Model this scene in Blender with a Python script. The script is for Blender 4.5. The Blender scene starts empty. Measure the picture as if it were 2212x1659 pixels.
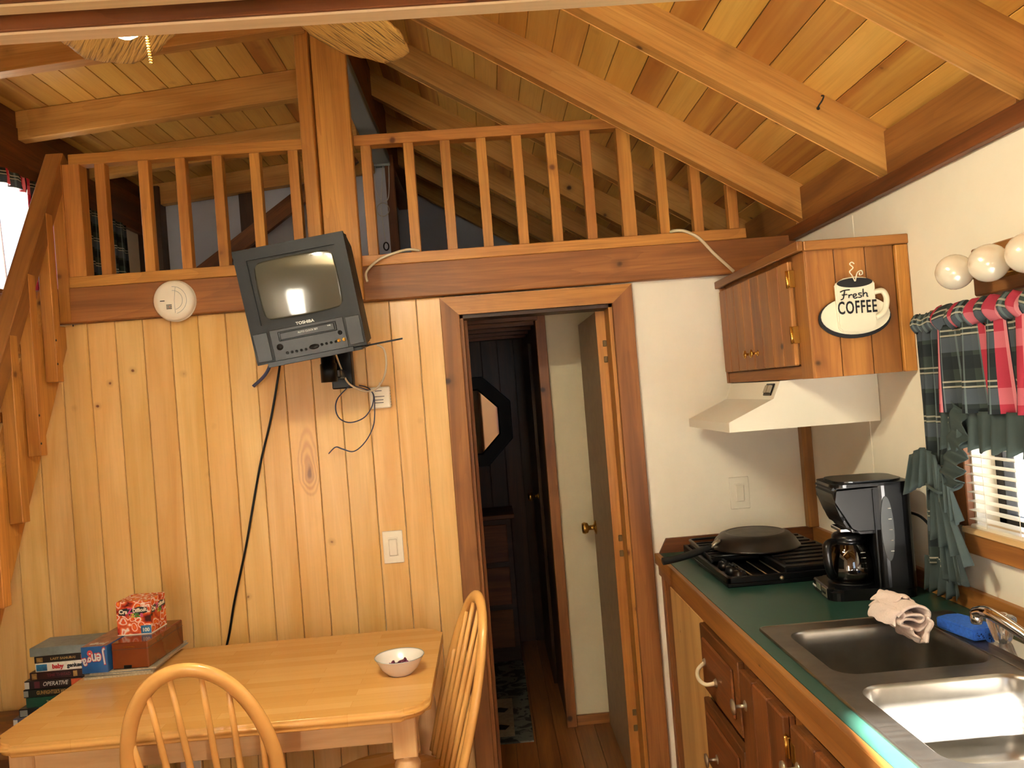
import bpy, bmesh, math, random
from mathutils import Vector, Matrix, Euler
random.seed(7)
PI = math.pi
SC = bpy.context.scene
COL = SC.collection
V = Vector

# ---------------------------------------------------------------- camera, light, exposure
def make_camera():
    yaw, pitch, roll = 0.0317, 0.0118, -0.0792
    cy, sy, cp, sp, cr, sr = math.cos(yaw), math.sin(yaw), math.cos(pitch), math.sin(pitch), math.cos(roll), math.sin(roll)
    fw = V((sy*cp, cy*cp, sp)); r0 = V((cy, -sy, 0)); u0 = r0.cross(fw)
    r = cr*r0 + sr*u0; u = -sr*r0 + cr*u0
    cam = bpy.data.cameras.new('camera'); cam.sensor_width = 36; cam.lens = 36*1755/2212
    cam.clip_start = 0.02
    o = bpy.data.objects.new('camera', cam); COL.objects.link(o)
    M = Matrix.Identity(4)
    for i in range(3):
        M[i][0], M[i][1], M[i][2] = r[i], u[i], -fw[i]
    M.translation = V((0, -2.93, 1.5)); o.matrix_world = M
    SC.camera = o
make_camera()
SC.view_settings.view_transform = 'Standard'; SC.view_settings.look = 'None'
SC.view_settings.gamma = 1; SC.view_settings.use_curve_mapping = False
SC.view_settings.exposure = 0.28

BULB_E = 900.0
w = bpy.data.worlds.new('world'); SC.world = w; w.use_nodes = True
w.node_tree.nodes['Background'].inputs[0].default_value = (0.72, 0.86, 1.0, 1)
w.node_tree.nodes['Background'].inputs[1].default_value = 3.6
sun = bpy.data.lights.new('sun', 'SUN'); sun.energy = 300; sun.angle = 0.01; sun.color = (1, .93, .82)
so = bpy.data.objects.new('sun', sun); COL.objects.link(so); so.location = (0.4, -9, 4)
so.rotation_euler = V((.40, 3.0, -1.05)).to_track_quat('-Z', 'Y').to_euler()

# ---------------------------------------------------------------- materials
def srgb(h):
    c = [int(h[i:i+2], 16)/255 for i in (0, 2, 4)]
    return tuple((x/12.92 if x <= .04045 else ((x+.055)/1.055)**2.4) for x in c) + (1,)
class NT:
    def __init__(s, name):
        s.m = bpy.data.materials.new(name); s.m.use_nodes = True
        s.t = s.m.node_tree; s.b = s.t.nodes['Principled BSDF']; s.out = s.t.nodes['Material Output']
    def n(s, typ, **k):
        o = s.t.nodes.new(typ)
        for a, b in k.items(): setattr(o, a, b)
        return o
    def l(s, a, b): s.t.links.new(a, b)
    def val(s, inp, v):
        if isinstance(v, bpy.types.NodeSocket): s.l(v, inp)
        else: inp.default_value = v
    def math(s, op, a, b=0.0, c=0.0, clamp=False):
        o = s.n('ShaderNodeMath', operation=op, use_clamp=clamp)
        s.val(o.inputs[0], a); s.val(o.inputs[1], b); s.val(o.inputs[2], c); return o.outputs[0]
    def mix(s, f, a, b, mode='MIX'):
        o = s.n('ShaderNodeMix', data_type='RGBA', blend_type=mode)
        s.val(o.inputs[0], f); s.val(o.inputs[6], a); s.val(o.inputs[7], b); return o.outputs[2]
    def ramp(s, f, stops):
        o = s.n('ShaderNodeValToRGB'); e = o.color_ramp.elements
        while len(e) < len(stops): e.new(.5)
        for i, (p, c) in enumerate(stops): e[i].position = p; e[i].color = c if len(c) == 4 else (*c, 1)
        s.l(f, o.inputs[0]); return o.outputs[0]
    def noise(s, vec, scale, detail=4, dist=0., rough=.55):
        o = s.n('ShaderNodeTexNoise'); s.l(vec, o.inputs['Vector'])
        o.inputs['Scale'].default_value = scale; o.inputs['Detail'].default_value = detail
        o.inputs['Distortion'].default_value = dist; o.inputs['Roughness'].default_value = rough
        return o.outputs['Fac']
    def bump(s, h, st=.3, d=.002):
        o = s.n('ShaderNodeBump'); o.inputs['Strength'].default_value = st; o.inputs['Distance'].default_value = d
        s.l(h, o.inputs['Height']); s.l(o.outputs[0], s.b.inputs['Normal'])
G4 = lambda g: (g, g, g, 1)
def plain(name, col, rough=.5, metal=0., spec=.5, noise=0., nscale=30, coat=0., trans=0., bump=0., emit=0., ior=1.45):
    t = NT(name); c = srgb(col)
    t.b.inputs['Specular IOR Level'].default_value = spec; t.b.inputs['Roughness'].default_value = rough; t.b.inputs['Metallic'].default_value = metal
    t.b.inputs['Coat Weight'].default_value = coat; t.b.inputs['Transmission Weight'].default_value = trans
    t.b.inputs['IOR'].default_value = ior
    tc = t.n('ShaderNodeTexCoord').outputs['Object']
    nz = t.noise(tc, nscale, 5)
    a = tuple(x*(1-noise) for x in c[:3])+(1,); b = tuple(min(1, x*(1+noise)) for x in c[:3])+(1,)
    t.l(t.ramp(nz, [(.3, a), (.7, b)]), t.b.inputs['Base Color'])
    if bump: t.bump(nz, bump)
    if emit:
        t.b.inputs['Emission Color'].default_value = c; t.b.inputs['Emission Strength'].default_value = emit
    return t.m
def wood(name, light, dark, axis='X', dk=.62, spot=None, rough=.38, knots=.045, vary=.14, grain=1., kcol='4a2410', coat=.15, kscale=6., fig=.5, red=None):
    t = NT(name)
    tc = t.n('ShaderNodeTexCoord').outputs['Object']
    oi = t.n('ShaderNodeObjectInfo').outputs['Random']
    cb = t.n('ShaderNodeCombineXYZ'); t.l(t.math('MULTIPLY', oi, 41.), cb.inputs[0]); t.l(t.math('MULTIPLY', oi, 17.3), cb.inputs[1]); t.l(t.math('MULTIPLY', oi, 29.7), cb.inputs[2])
    ad = t.n('ShaderNodeVectorMath', operation='ADD'); t.l(tc, ad.inputs[0]); t.l(cb.outputs[0], ad.inputs[1]); p = ad.outputs[0]
    def sc(v):
        o = t.n('ShaderNodeVectorMath', operation='MULTIPLY'); t.l(p, o.inputs[0])
        o.inputs[1].default_value = {'X': (v[0], v[1], v[1]), 'Y': (v[1], v[0], v[1]), 'Z': (v[1], v[1], v[0])}[axis]; return o.outputs[0]
    big = t.noise(sc((.9, 9)), 1., 3, 1.2)
    # cathedral rings: contour lines of a stretched noise
    f = t.noise(sc((.55, 5.5)), 1., 2, .6)
    rings = t.math('FRACT', t.math('MULTIPLY', f, 16*grain))
    rings = t.math('MULTIPLY', rings, rings)
    fine = t.noise(sc((4, 150*grain)), 1., 3, .2)
    c = t.ramp(big, [(.32, srgb(dark)), (.62, srgb(light))])
    d2 = tuple(x*dk for x in srgb(dark)[:3])+(1,)
    c = t.mix(t.math('MULTIPLY', rings, fig*.55), c, srgb(dark), 'MIX')
    c = t.mix(t.math('MULTIPLY', t.math('SUBTRACT', fine, .46), 2.0*fig, clamp=True), c, d2)
    if red:   # some boards are heartwood: redder and streaked
        st = t.noise(sc((.5, 14)), 1., 3, .8)
        isr = t.math('MULTIPLY', t.math('GREATER_THAN', t.math('FRACT', t.math('MULTIPLY', oi, 7.13)), .78), t.ramp(st, [(.38, G4(.15)), (.62, G4(.95))]))
        c = t.mix(isr, c, srgb(red))
    if spot:
        sp = t.n('ShaderNodeSeparateXYZ'); nn = t.n('ShaderNodeTexNoise'); nn.inputs['Scale'].default_value = 9; t.l(tc, nn.inputs['Vector']); t.l(tc, sp.inputs[0])
        off = t.math('MULTIPLY_ADD', nn.outputs['Fac'], .03, -.015)
        dx = t.math('SUBTRACT', sp.outputs[0], spot[0]); dy = t.math('ADD', t.math('SUBTRACT', sp.outputs[1], spot[1]), off)
        st_ = t.math('ADD', 2.2, t.math('MULTIPLY', t.math('GREATER_THAN', dx, 0.), 2.6))
        dd = t.math('SQRT', t.math('ADD', t.math('POWER', t.math('DIVIDE', dx, st_), 2.), t.math('POWER', dy, 2.)))
        rg = t.math('SINE', t.math('MULTIPLY', dd, 620.)); mk = t.ramp(dd, [(0., G4(1)), (.020, G4(.75)), (.034, G4(.55)), (.040, G4(0))])
        c = t.mix(t.math('MULTIPLY', mk, t.math('MULTIPLY_ADD', rg, .3, .35)), c, srgb('9a5a26'))
        c = t.mix(t.ramp(dd, [(0., G4(.9)), (.006, G4(.8)), (.010, G4(0))]), c, srgb('6b3a18'))
    # knots
    vo = t.n('ShaderNodeTexVoronoi'); vo.inputs['Scale'].default_value = kscale
    dn = t.n('ShaderNodeTexNoise'); dn.inputs['Scale'].default_value = 14; t.l(p, dn.inputs['Vector'])
    mm = t.n('ShaderNodeVectorMath', operation='MULTIPLY_ADD'); t.l(dn.outputs['Color'], mm.inputs[0]); mm.inputs[1].default_value = (.014,)*3; t.l(p, mm.inputs[2])
    t.l(mm.outputs[0], vo.inputs['Vector'])
    k = t.ramp(vo.outputs['Distance'], [(0, G4(1)), (knots*.55, G4(.9)), (knots, G4(.25)), (knots*2.6, G4(0))])
    c = t.mix(k, c, srgb(kcol))
    hv = t.n('ShaderNodeHueSaturation'); t.l(c, hv.inputs['Color'])
    t.l(t.math('MULTIPLY_ADD', oi, vary*2, 1-vary), hv.inputs['Value'])
    t.l(t.math('MULTIPLY_ADD', t.math('FRACT', t.math('MULTIPLY', oi, 13.7)), .007, .5), hv.inputs['Hue'])
    t.l(hv.outputs[0], t.b.inputs['Base Color'])
    t.l(t.math('MULTIPLY_ADD', big, .18, rough-.06), t.b.inputs['Roughness'])
    t.b.inputs['Coat Weight'].default_value = coat; t.b.inputs['Coat Roughness'].default_value = .25; t.b.inputs['Specular IOR Level'].default_value = .35
    t.bump(t.math('ADD', fine, t.math('MULTIPLY', rings, .4)), .25, .0008)
    return t.m
M = {}
def W2(key, *a, **k):
    for ax in 'XYZ': M[key+ax] = wood(key+ax, *a, axis=ax, **k)
W2('panel', 'e6b878', 'd6a058', rough=.30, knots=.042, vary=.045, fig=.3, kcol='6b3514')
M['panelk'] = wood('panel_swirl', 'e6b878', 'd6a058', rough=.3, knots=.0, vary=.03, fig=.3, spot=(.335, .012))
W2('ceil', 'dcaa58', 'cc9444', rough=.42, knots=.05, vary=.06, fig=.45, red='a5652e', kcol='5a2c12')
W2('raft', 'c8934e', 'ac7436', rough=.5, knots=.085, vary=.10, fig=.75, kcol='3a1c0c', dk=.5)
W2('rail', 'c6863f', 'a4662c', rough=.42, knots=.085, vary=.09, fig=.85, coat=.05, kcol='5a2a10')
W2('beam', '9a6030', '75431c', coat=.03, rough=.5, knots=.10, vary=.08, fig=.7, kcol='2a1206')
W2('trim', '985e30', '70401e', coat=.03, rough=.5, knots=.10, vary=.08, fig=.45, kcol='2a1206')
W2('cedar', 'a26a34', '7a4822', coat=.08, rough=.42, knots=.07, vary=.16, fig=.55, kcol='351a0a')
W2('dark', '7c4622', '542c14', coat=.05, rough=.45, knots=.06, vary=.1, fig=.8, kcol='241006')
W2('pale', 'dcab6c', 'c08c50', rough=.5, knots=.02, vary=.05, fig=.25)
W2('hon', 'dfa65c', 'd69c50', rough=.24, knots=.0, vary=.02, fig=.12, coat=.5)
W2('nat', 'd8ae7c', 'c2905a', rough=.3, knots=.0, vary=.03, fig=.2, coat=.3)
W2('floor', '9c6234', '71401e', rough=.35, knots=.03, vary=.15, fig=.6)
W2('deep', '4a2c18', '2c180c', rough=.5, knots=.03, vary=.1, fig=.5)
W2('tie', 'dfc49c', 'ceae82', rough=.6, knots=.012, vary=.04, fig=.35, kcol='6b4020')
M['wall'] = plain('off_white_wall', 'f2e8d4', .65, noise=.02, nscale=9, bump=.05)
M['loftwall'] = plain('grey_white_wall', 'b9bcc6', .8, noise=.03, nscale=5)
M['white'] = plain('white_plastic', 'f0e6d2', .3, coat=.2)
M['enamel'] = plain('cream_enamel', 'ece4d0', .28, noise=.01, nscale=6, coat=.3)
M['tv'] = plain('charcoal_plastic', '1c1d20', .5, spec=.3, noise=.05, nscale=200)
M['tv2'] = plain('dark_plastic', '17181b', .35, noise=.05, nscale=200)
M['blk'] = plain('black_plastic', '08080a', .3, spec=.3)
M['blkm'] = plain('black_steel', '101113', .3, .4)
M['mat_blk'] = plain('matte_black', '0c0c0d', .6)
M['screen'] = plain('crt_glass', '403f36', .12, coat=.9, noise=.03, nscale=2)
M['screen'].node_tree.nodes['Principled BSDF'].inputs['Coat Roughness'].default_value = .06
M['lettr'] = plain('pale_lettering', 'c9c9c4', .5)
M['red'] = plain('red_print', 'c02a30', .5)
M['ink'] = plain('black_print', '15171c', .5)
M['gold'] = plain('brass', 'c79a4a', .25, .95)
M['oldbrass'] = plain('aged_brass', '6a5534', .45, .6)
M['chrome'] = plain('chrome', 'dfe2e6', .1, 1.)
M['nick'] = plain('dull_nickel', 'b8b09c', .3, .9)
M['counter'] = plain('green_laminate', '23443a', .33, noise=.06, nscale=90)
M['pan'] = plain('worn_dark_pan', '2c241f', .33, .35, noise=.35, nscale=12)
M['towel'] = plain('pinkish_white_terry', 'e6d2c8', .95, noise=.06, nscale=300, bump=.6)
M['sponge'] = plain('blue_sponge', '2c62c4', .8, noise=.2, nscale=160, bump=.5)
M['bowl'] = plain('white_ceramic', 'efe6dc', .22, coat=.4)
M['bowlrim'] = plain('grey_ceramic_band', '8d9a92', .25)
M['candy'] = plain('purple_wrapper', '6e2848', .3, noise=.6, nscale=120)
M['cab_white'] = plain('beige_cable', 'd9c9a8', .5)
M['bluecord'] = plain('blue_black_ribbon', '2b3554', .35)
M['steelgrey'] = plain('grey_painted_steel', '9aa09e', .45, .3)
M['green'] = plain('dark_green_canvas', '1c2a22', .9)
def steel():
    t = NT('brushed_stainless'); tc = t.n('ShaderNodeTexCoord').outputs['Object']
    o = t.n('ShaderNodeVectorMath', operation='MULTIPLY'); t.l(tc, o.inputs[0]); o.inputs[1].default_value = (3, 120, 120)
    n = t.noise(o.outputs[0], 1., 4); n2 = t.noise(tc, 9, 4)
    t.b.inputs['Metallic'].default_value = 1
    t.l(t.ramp(n2, [(.3, srgb('8c8882')), (.7, srgb('a9a59e'))]), t.b.inputs['Base Color'])
    t.l(t.math('MULTIPLY_ADD', n, .16, .24), t.b.inputs['Roughness']); t.bump(n, .08, .0004); return t.m
M['steel'] = steel()
def emis(name, col, st):
    t = NT(name); t.b.inputs['Base Color'].default_value = srgb(col); t.b.inputs['Emission Color'].default_value = (1, .945, .70, 1)
    t.b.inputs['Emission Strength'].default_value = st; return t.m
M['bulb_on'] = emis('lit_bulb', 'fff0dc', BULB_E)
def pearl():
    t = NT('pearl_bulb'); b = t.b.inputs
    b['Base Color'].default_value = srgb('efe2cc'); b['Roughness'].default_value = .18; b['Coat Weight'].default_value = .6
    b['Metallic'].default_value = .25; return t.m
M['pearl'] = pearl()
def glass(name, gl=.06, tint=(1, 1, 1, 1)):
    t = NT(name); tr = t.n('ShaderNodeBsdfTransparent'); tr.inputs[0].default_value = tint
    g = t.n('ShaderNodeBsdfGlossy'); g.inputs['Roughness'].default_value = .02
    fr = t.n('ShaderNodeLayerWeight'); mx = t.n('ShaderNodeMixShader'); t.l(t.math('ADD', t.math('POWER', fr.outputs['Facing'], 5.), gl+.04, clamp=True), mx.inputs[0])
    t.l(tr.outputs[0], mx.inputs[1]); t.l(g.outputs[0], mx.inputs[2]); t.l(mx.outputs[0], t.out.inputs[0]); return t.m
M['glass'] = glass('window_glass', .0, (.97, .98, 1, 1))
M['carafe'] = glass('smoked_glass', .08, (.45, .42, .40, 1))
M['acrylic'] = plain('clear_acrylic', 'f2efe8', .08, trans=.9, ior=1.45)
M['mirror'] = plain('mirror', 'd8dadc', .03, 1.)
def fabric_thin(name, col, tr=.35):
    t = NT(name); c = srgb(col); t.b.inputs['Base Color'].default_value = c; t.b.inputs['Roughness'].default_value = .9
    d = t.n('ShaderNodeBsdfTranslucent'); d.inputs[0].default_value = c
    mx = t.n('ShaderNodeMixShader'); mx.inputs[0].default_value = tr
    t.l(t.b.outputs[0], mx.inputs[1]); t.l(d.outputs[0], mx.inputs[2]); t.l(mx.outputs[0], t.out.inputs[0]); return t.m
M['sheer'] = fabric_thin('white_sheer', 'f4f2ec', .6)
M['ruffle'] = fabric_thin('dark_green_grey_ruffle', '3c4846', .22)
def plaid(name, red):
    t = NT(name); uv = t.n('ShaderNodeTexCoord').outputs['UV']
    sx = t.n('ShaderNodeSeparateXYZ'); t.l(uv, sx.inputs[0]); U, Vv = sx.outputs[0], sx.outputs[1]
    def stripe(c, off, wd, per):
        f = t.math('FRACT', t.math('DIVIDE', t.math('SUBTRACT', c, off), per))
        return t.math('LESS_THAN', f, wd/per)
    c = srgb('39443f')
    c = t.mix(t.math('MULTIPLY', stripe(U, .02, .05, .14), .7), c, srgb('1a2024'))
    c = t.mix(t.math('MULTIPLY', stripe(Vv, .03, .035, .12), .7), c, srgb('59626c'))
    c = t.mix(t.math('MULTIPLY', stripe(Vv, .075, .03, .12), .8), c, srgb('1b2126'))
    c = t.mix(t.math('MULTIPLY', stripe(U, .085, .006, .047), .55), c, srgb('7c8d8e'))
    for o in (.0, .012): c = t.mix(t.math('MULTIPLY', stripe(Vv, .012+o, .004, .12), .8), c, srgb('c4bda6'))
    if red:
        r = stripe(U, .0, .036, .115)
        c = t.mix(r, c, t.mix(stripe(U, .027, .009, .115), srgb('b8354a'), srgb('dc8a90')))
        c = t.mix(t.math('MULTIPLY', t.math('MULTIPLY', r, stripe(Vv, .03, .035, .12)), .5), c, srgb('e08c94'))
        c = t.mix(stripe(U, .036, .004, .115), c, srgb('20182a'))
    wv = t.noise(uv, 500, 2)
    c = t.mix(t.math('MULTIPLY', wv, .15), c, srgb('101010'))
    t.l(c, t.b.inputs['Base Color']); t.b.inputs['Roughness'].default_value = .9
    d = t.n('ShaderNodeBsdfTranslucent'); t.l(c, d.inputs[0])
    mx = t.n('ShaderNodeMixShader'); mx.inputs[0].default_value = .3
    t.l(t.b.outputs[0], mx.inputs[1]); t.l(d.outputs[0], mx.inputs[2]); t.l(mx.outputs[0], t.out.inputs[0]); return t.m
M['plaidr'] = plaid('plaid_with_red', True); M['plaid'] = plaid('plaid_grey', False)
def leaf_mat():
    t = NT('carved_palm_blade'); uv = t.n('ShaderNodeTexCoord').outputs['UV']
    o = t.n('ShaderNodeVectorMath', operation='MULTIPLY'); t.l(uv, o.inputs[0]); o.inputs[1].default_value = (7., 170, 1)
    n = t.noise(o.outputs[0], 1., 3, .5)
    t.l(t.ramp(n, [(.36, srgb('6a4a22')), (.44, srgb('b88c48')), (.58, srgb('c89c56')), (.66, srgb('8a6632'))]), t.b.inputs['Base Color'])
    t.b.inputs['Roughness'].default_value = .5; t.bump(n, .8, .01); return t.m
M['leaf'] = leaf_mat()
M['hoopw'] = plain('lacquered_beech', 'dca45c', .25, noise=.05, nscale=10, coat=.4)
def puzzle_mat():
    t = NT('orange_fish_print'); tc = t.n('ShaderNodeTexCoord').outputs['Object']
    n = t.n('ShaderNodeTexNoise'); t.l(tc, n.inputs['Vector']); n.inputs['Scale'].default_value = 20
    a = t.n('ShaderNodeVectorMath', operation='MULTIPLY_ADD'); t.l(n.outputs['Color'], a.inputs[0]); a.inputs[1].default_value = (.05,)*3; t.l(tc, a.inputs[2])
    v = t.n('ShaderNodeTexVoronoi'); t.l(a.outputs[0], v.inputs['Vector']); v.inputs['Scale'].default_value = 40
    c = t.ramp(v.outputs['Distance'], [(.0, srgb('e8b040')), (.18, srgb('e0702c')), (.42, srgb('d24c28')), (.50, srgb('f4e6da')), (.60, srgb('e06a34')), (.80, srgb('a83020')), (.95, srgb('3c1414'))])
    t.l(c, t.b.inputs['Base Color']); t.b.inputs['Roughness'].default_value = .25; return t.m
M['fish'] = puzzle_mat()
def butcher():
    t = NT('honey_butcher_block'); tc = t.n('ShaderNodeTexCoord').outputs['Object']
    b = t.n('ShaderNodeTexBrick'); t.l(tc, b.inputs['Vector']); b.inputs['Scale'].default_value = 1
    b.inputs['Brick Width'].default_value = .34; b.inputs['Row Height'].default_value = .042; b.inputs['Mortar Size'].default_value = .0003
    b.offset = .37; b.inputs['Color1'].default_value = srgb('e4b068'); b.inputs['Color2'].default_value = srgb('d8a055'); b.inputs['Mortar'].default_value = srgb('c08438')
    o = t.n('ShaderNodeVectorMath', operation='MULTIPLY'); t.l(tc, o.inputs[0]); o.inputs[1].default_value = (4, 80, 80)
    n = t.noise(o.outputs[0], 1., 4, .4)
    t.l(t.mix(t.math('MULTIPLY', n, .3), b.outputs[0], srgb('b87a34')), t.b.inputs['Base Color'])
    t.b.inputs['Roughness'].default_value = .26; t.b.inputs['Coat Weight'].default_value = .5; t.b.inputs['Coat Roughness'].default_value = .15; return t.m
M['block'] = butcher()
def rugm():
    t = NT('dark_woven_rug'); tc = t.n('ShaderNodeTexCoord').outputs['Object']
    n = t.noise(tc, 60, 4); n2 = t.noise(tc, 12, 3, 1.5)
    t.l(t.mix(t.ramp(n2, [(.47, G4(0)), (.53, G4(.6))]), t.ramp(n, [(.3, srgb('20221f')), (.7, srgb('34362f'))]), srgb('7c7c70')), t.b.inputs['Base Color'])
    t.b.inputs['Roughness'].default_value = .95; return t.m
M['rug'] = rugm()
M['rugmid'] = plain('beige_rug_panel', '9c8f76', .95, noise=.2, nscale=60)
M['rugblk'] = plain('black_rug_motif', '16140f', .95)
M['bark'] = plain('bark', '4a3c34', .9, noise=.3, nscale=20, bump=.4)
M['ground'] = plain('pale_gravel', '8f8a80', .95, noise=.2, nscale=3)

# ---------------------------------------------------------------- helpers
def prop(o, label=None, cat=None, group=None, kind=None):
    if label: o['label'] = label
    if cat: o['category'] = cat
    if group: o['group'] = group
    if kind: o['kind'] = kind
    return o
def empty(name, loc=(0, 0, 0), rz=0., label=None, cat=None, group=None, kind=None, rot=None):
    o = bpy.data.objects.new(name, None); COL.objects.link(o); o.location = loc; o.empty_display_size = .05
    o.rotation_euler = rot if rot else (0, 0, rz)
    return prop(o, label, cat, group, kind)
def link(name, me, mat, parent):
    if mat is not None and not me.materials: me.materials.append(mat)
    o = bpy.data.objects.new(name, me); COL.objects.link(o); o.parent = parent; return o
class MB:
    def __init__(s): s.bm = bmesh.new(); s.uv = None
    def add(s, verts, faces, smooth=False):
        vs = [s.bm.verts.new(v) for v in verts]
        out = []
        for f in faces:
            try:
                g = s.bm.faces.new([vs[i] for i in f]); g.smooth = smooth; out.append(g)
            except ValueError: pass
        return vs, out
    def box(s, c0, c1, bev=0., M4=None, seg=1, smooth=False):
        x0, y0, z0 = [min(a, b) for a, b in zip(c0, c1)]; x1, y1, z1 = [max(a, b) for a, b in zip(c0, c1)]
        vs, fs = s.add([(x, y, z) for x in (x0, x1) for y in (y0, y1) for z in (z0, z1)],
              [(0, 1, 3, 2), (4, 6, 7, 5), (0, 4, 5, 1), (2, 3, 7, 6), (0, 2, 6, 4), (1, 5, 7, 3)], smooth)
        vv = set(vs)
        if bev:
            es = list({e for v in vs for e in v.link_edges})
            r = bmesh.ops.bevel(s.bm, geom=es, offset=bev, segments=seg, affect='EDGES', profile=.5)
            vv = set(r['verts']) | {v for v in vv if v.is_valid}
            if smooth:
                for f in r['faces']: f.smooth = True
        if M4 is not None: bmesh.ops.transform(s.bm, matrix=M4, verts=list(vv))
        return s
    def lathe(s, prof, c=(0, 0, 0), ax='Z', n=24, smooth=True, ribs=0, ra=0., M4=None, cap=True, sx=1., sy=1.):
        vs = []
        for (r, h) in prof:
            for i in range(n):
                a = 2*PI*i/n; rr = r*(1+(ra*math.cos(ribs*a) if ribs else 0))
                p = V((rr*math.cos(a)*sx, rr*math.sin(a)*sy, h))
                if ax == 'X': p = V((p.z, p.x, p.y))
                if ax == 'Y': p = V((p.x, p.z, -p.y)) if False else V((p.y, p.z, p.x))
                p = p+V(c)
                if M4 is not None: p = M4 @ p
                vs.append(p)
        fs = [(j*n+i, j*n+(i+1) % n, (j+1)*n+(i+1) % n, (j+1)*n+i) for j in range(len(prof)-1) for i in range(n)]
        if cap: fs += [tuple(range(n-1, -1, -1)), tuple((len(prof)-1)*n+i for i in range(n))]
        s.add(vs, fs, smooth); return s
    def tube(s, pts, r, n=8, flat=None, closed=False, smooth=True):
        pts = [V(p) for p in pts]; N = len(pts); rr = r if isinstance(r, (list, tuple)) else [r]*N
        vs = []; prev = None
        for i, p in enumerate(pts):
            a = pts[(i-1) % N] if (closed or i > 0) else p; b = pts[(i+1) % N] if (closed or i < N-1) else p
            t = (b-a).normalized()
            if prev is None:
                u = t.cross(V((0, 0, 1)) if abs(t.z) < .9 else V((1, 0, 0))).normalized()
            else: u = (prev - t*prev.dot(t)).normalized()
            prev = u; v = t.cross(u)
            for k in range(n):
                an = 2*PI*k/n
                if flat: q = u*math.cos(an)*flat[0] + v*math.sin(an)*flat[1]
                else: q = (u*math.cos(an)+v*math.sin(an))*rr[i]
                vs.append(p+q)
        m = N if closed else N-1
        fs = [(i*n+k, i*n+(k+1) % n, ((i+1) % N)*n+(k+1) % n, ((i+1) % N)*n+k) for i in range(m) for k in range(n)]
        if not closed: fs += [tuple(range(n-1, -1, -1)), tuple((N-1)*n+k for k in range(n))]
        s.add(vs, fs, smooth); return s
    def prism(s, poly, h0, h1, ax='Y', smooth=False):
        """poly in the plane across ax: Y -> (x,z), X -> (y,z), Z -> (x,y)"""
        f = {'Y': lambda a, b, h: (a, h, b), 'X': lambda a, b, h: (h, a, b), 'Z': lambda a, b, h: (a, b, h)}[ax]
        n = len(poly); vs = [f(a, b, h0) for a, b in poly]+[f(a, b, h1) for a, b in poly]
        s.add(vs, [tuple(range(n)), tuple(range(2*n-1, n-1, -1))]+[(i, (i+1) % n, n+(i+1) % n, n+i) for i in range(n)], smooth); return s
    def grid(s, nu, nv, fn, su=1., sv=1.):
        """cloth sheet with UV in metres; fn(u,v)->xyz"""
        if s.uv is None: s.uv = s.bm.loops.layers.uv.new('UV')
        vs = [[s.bm.verts.new(fn(i/nu, j/nv)) for j in range(nv+1)] for i in range(nu+1)]
        for i in range(nu):
            for j in range(nv):
                f = s.bm.faces.new((vs[i][j], vs[i+1][j], vs[i+1][j+1], vs[i][j+1])); f.smooth = True
                for lp, (a, b) in zip(f.loops, ((i, j), (i+1, j), (i+1, j+1), (i, j+1))): lp[s.uv].uv = (a/nu*su, b/nv*sv)
        return s
    def build(s, name, mat, parent=None, solid=0., sub=0, fix=True):
        if fix: bmesh.ops.recalc_face_normals(s.bm, faces=s.bm.faces)
        me = bpy.data.meshes.new(name); s.bm.to_mesh(me); s.bm.free()
        o = link(name, me, M[mat] if isinstance(mat, str) else mat, parent)
        if solid:
            m = o.modifiers.new('solid', 'SOLIDIFY'); m.thickness = solid; m.offset = 0
        if sub:
            m = o.modifiers.new('sub', 'SUBSURF'); m.levels = sub; m.render_levels = sub
        return o
CACHE = {}
def board(name, p0, p1, w, t, mat, parent=None, wdir=(0, 0, 1), bev=.0015, kind=None):
    """a plank from p0 to p1 (centre line), w across along wdir, t thick; grain along its length"""
    p0, p1 = V(p0), V(p1); L = (p1-p0).length; X = (p1-p0)/L
    Y = V(wdir); Y = (Y - X*Y.dot(X)).normalized(); Z = X.cross(Y)
    key = (round(L, 4), round(w, 4), round(t, 4), bev, mat)
    if key not in CACHE:
        m = MB(); m.box((-L/2, -w/2, -t/2), (L/2, w/2, t/2), bev)
        bmesh.ops.recalc_face_normals(m.bm, faces=m.bm.faces)
        me = bpy.data.meshes.new(name); m.bm.to_mesh(me); m.bm.free(); me.materials.append(M[mat+'X'] if mat+'X' in M else M[mat]); CACHE[key] = me
    o = bpy.data.objects.new(name, CACHE[key]); COL.objects.link(o); o.parent = parent
    R = Matrix((X, Y, Z)).transposed().to_4x4(); R.translation = (p0+p1)/2; o.matrix_basis = R
    if kind: o['kind'] = kind
    return o
def text(name, body, size, M4, mat, parent, extrude=.0004, sx=1., bold=0., shear=0., space=1., align='CENTER'):
    c = bpy.data.curves.new(name, 'FONT'); c.body = body; c.size = size; c.extrude = extrude; c.align_x = align; c.align_y = 'CENTER'
    c.offset = bold; c.shear = shear; c.space_character = space; c.resolution_u = 3
    tmp = bpy.data.objects.new('tmp', c); COL.objects.link(tmp)
    bpy.context.view_layer.update()
    me = bpy.data.meshes.new_from_object(tmp.evaluated_get(bpy.context.evaluated_depsgraph_get()))
    bpy.data.objects.remove(tmp); me.name = name; me.materials.clear()
    o = link(name, me, M[mat], parent); o.matrix_basis = M4 @ Matrix.Diagonal((sx, 1, 1, 1)); return o
def face_y(x, y, z, rot=0.):     # text plane facing -y
    return Matrix.Translation((x, y, z)) @ Matrix.Rotation(PI/2, 4, 'X') @ Matrix.Rotation(rot, 4, 'Z')
def face_px(x, y, z, rot=0.):    # text plane facing +x
    return Matrix.Translation((x, y, z)) @ Matrix.Rotation(PI/2, 4, 'Z') @ Matrix.Rotation(PI/2, 4, 'X') @ Matrix.Rotation(rot, 4, 'Z')
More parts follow.
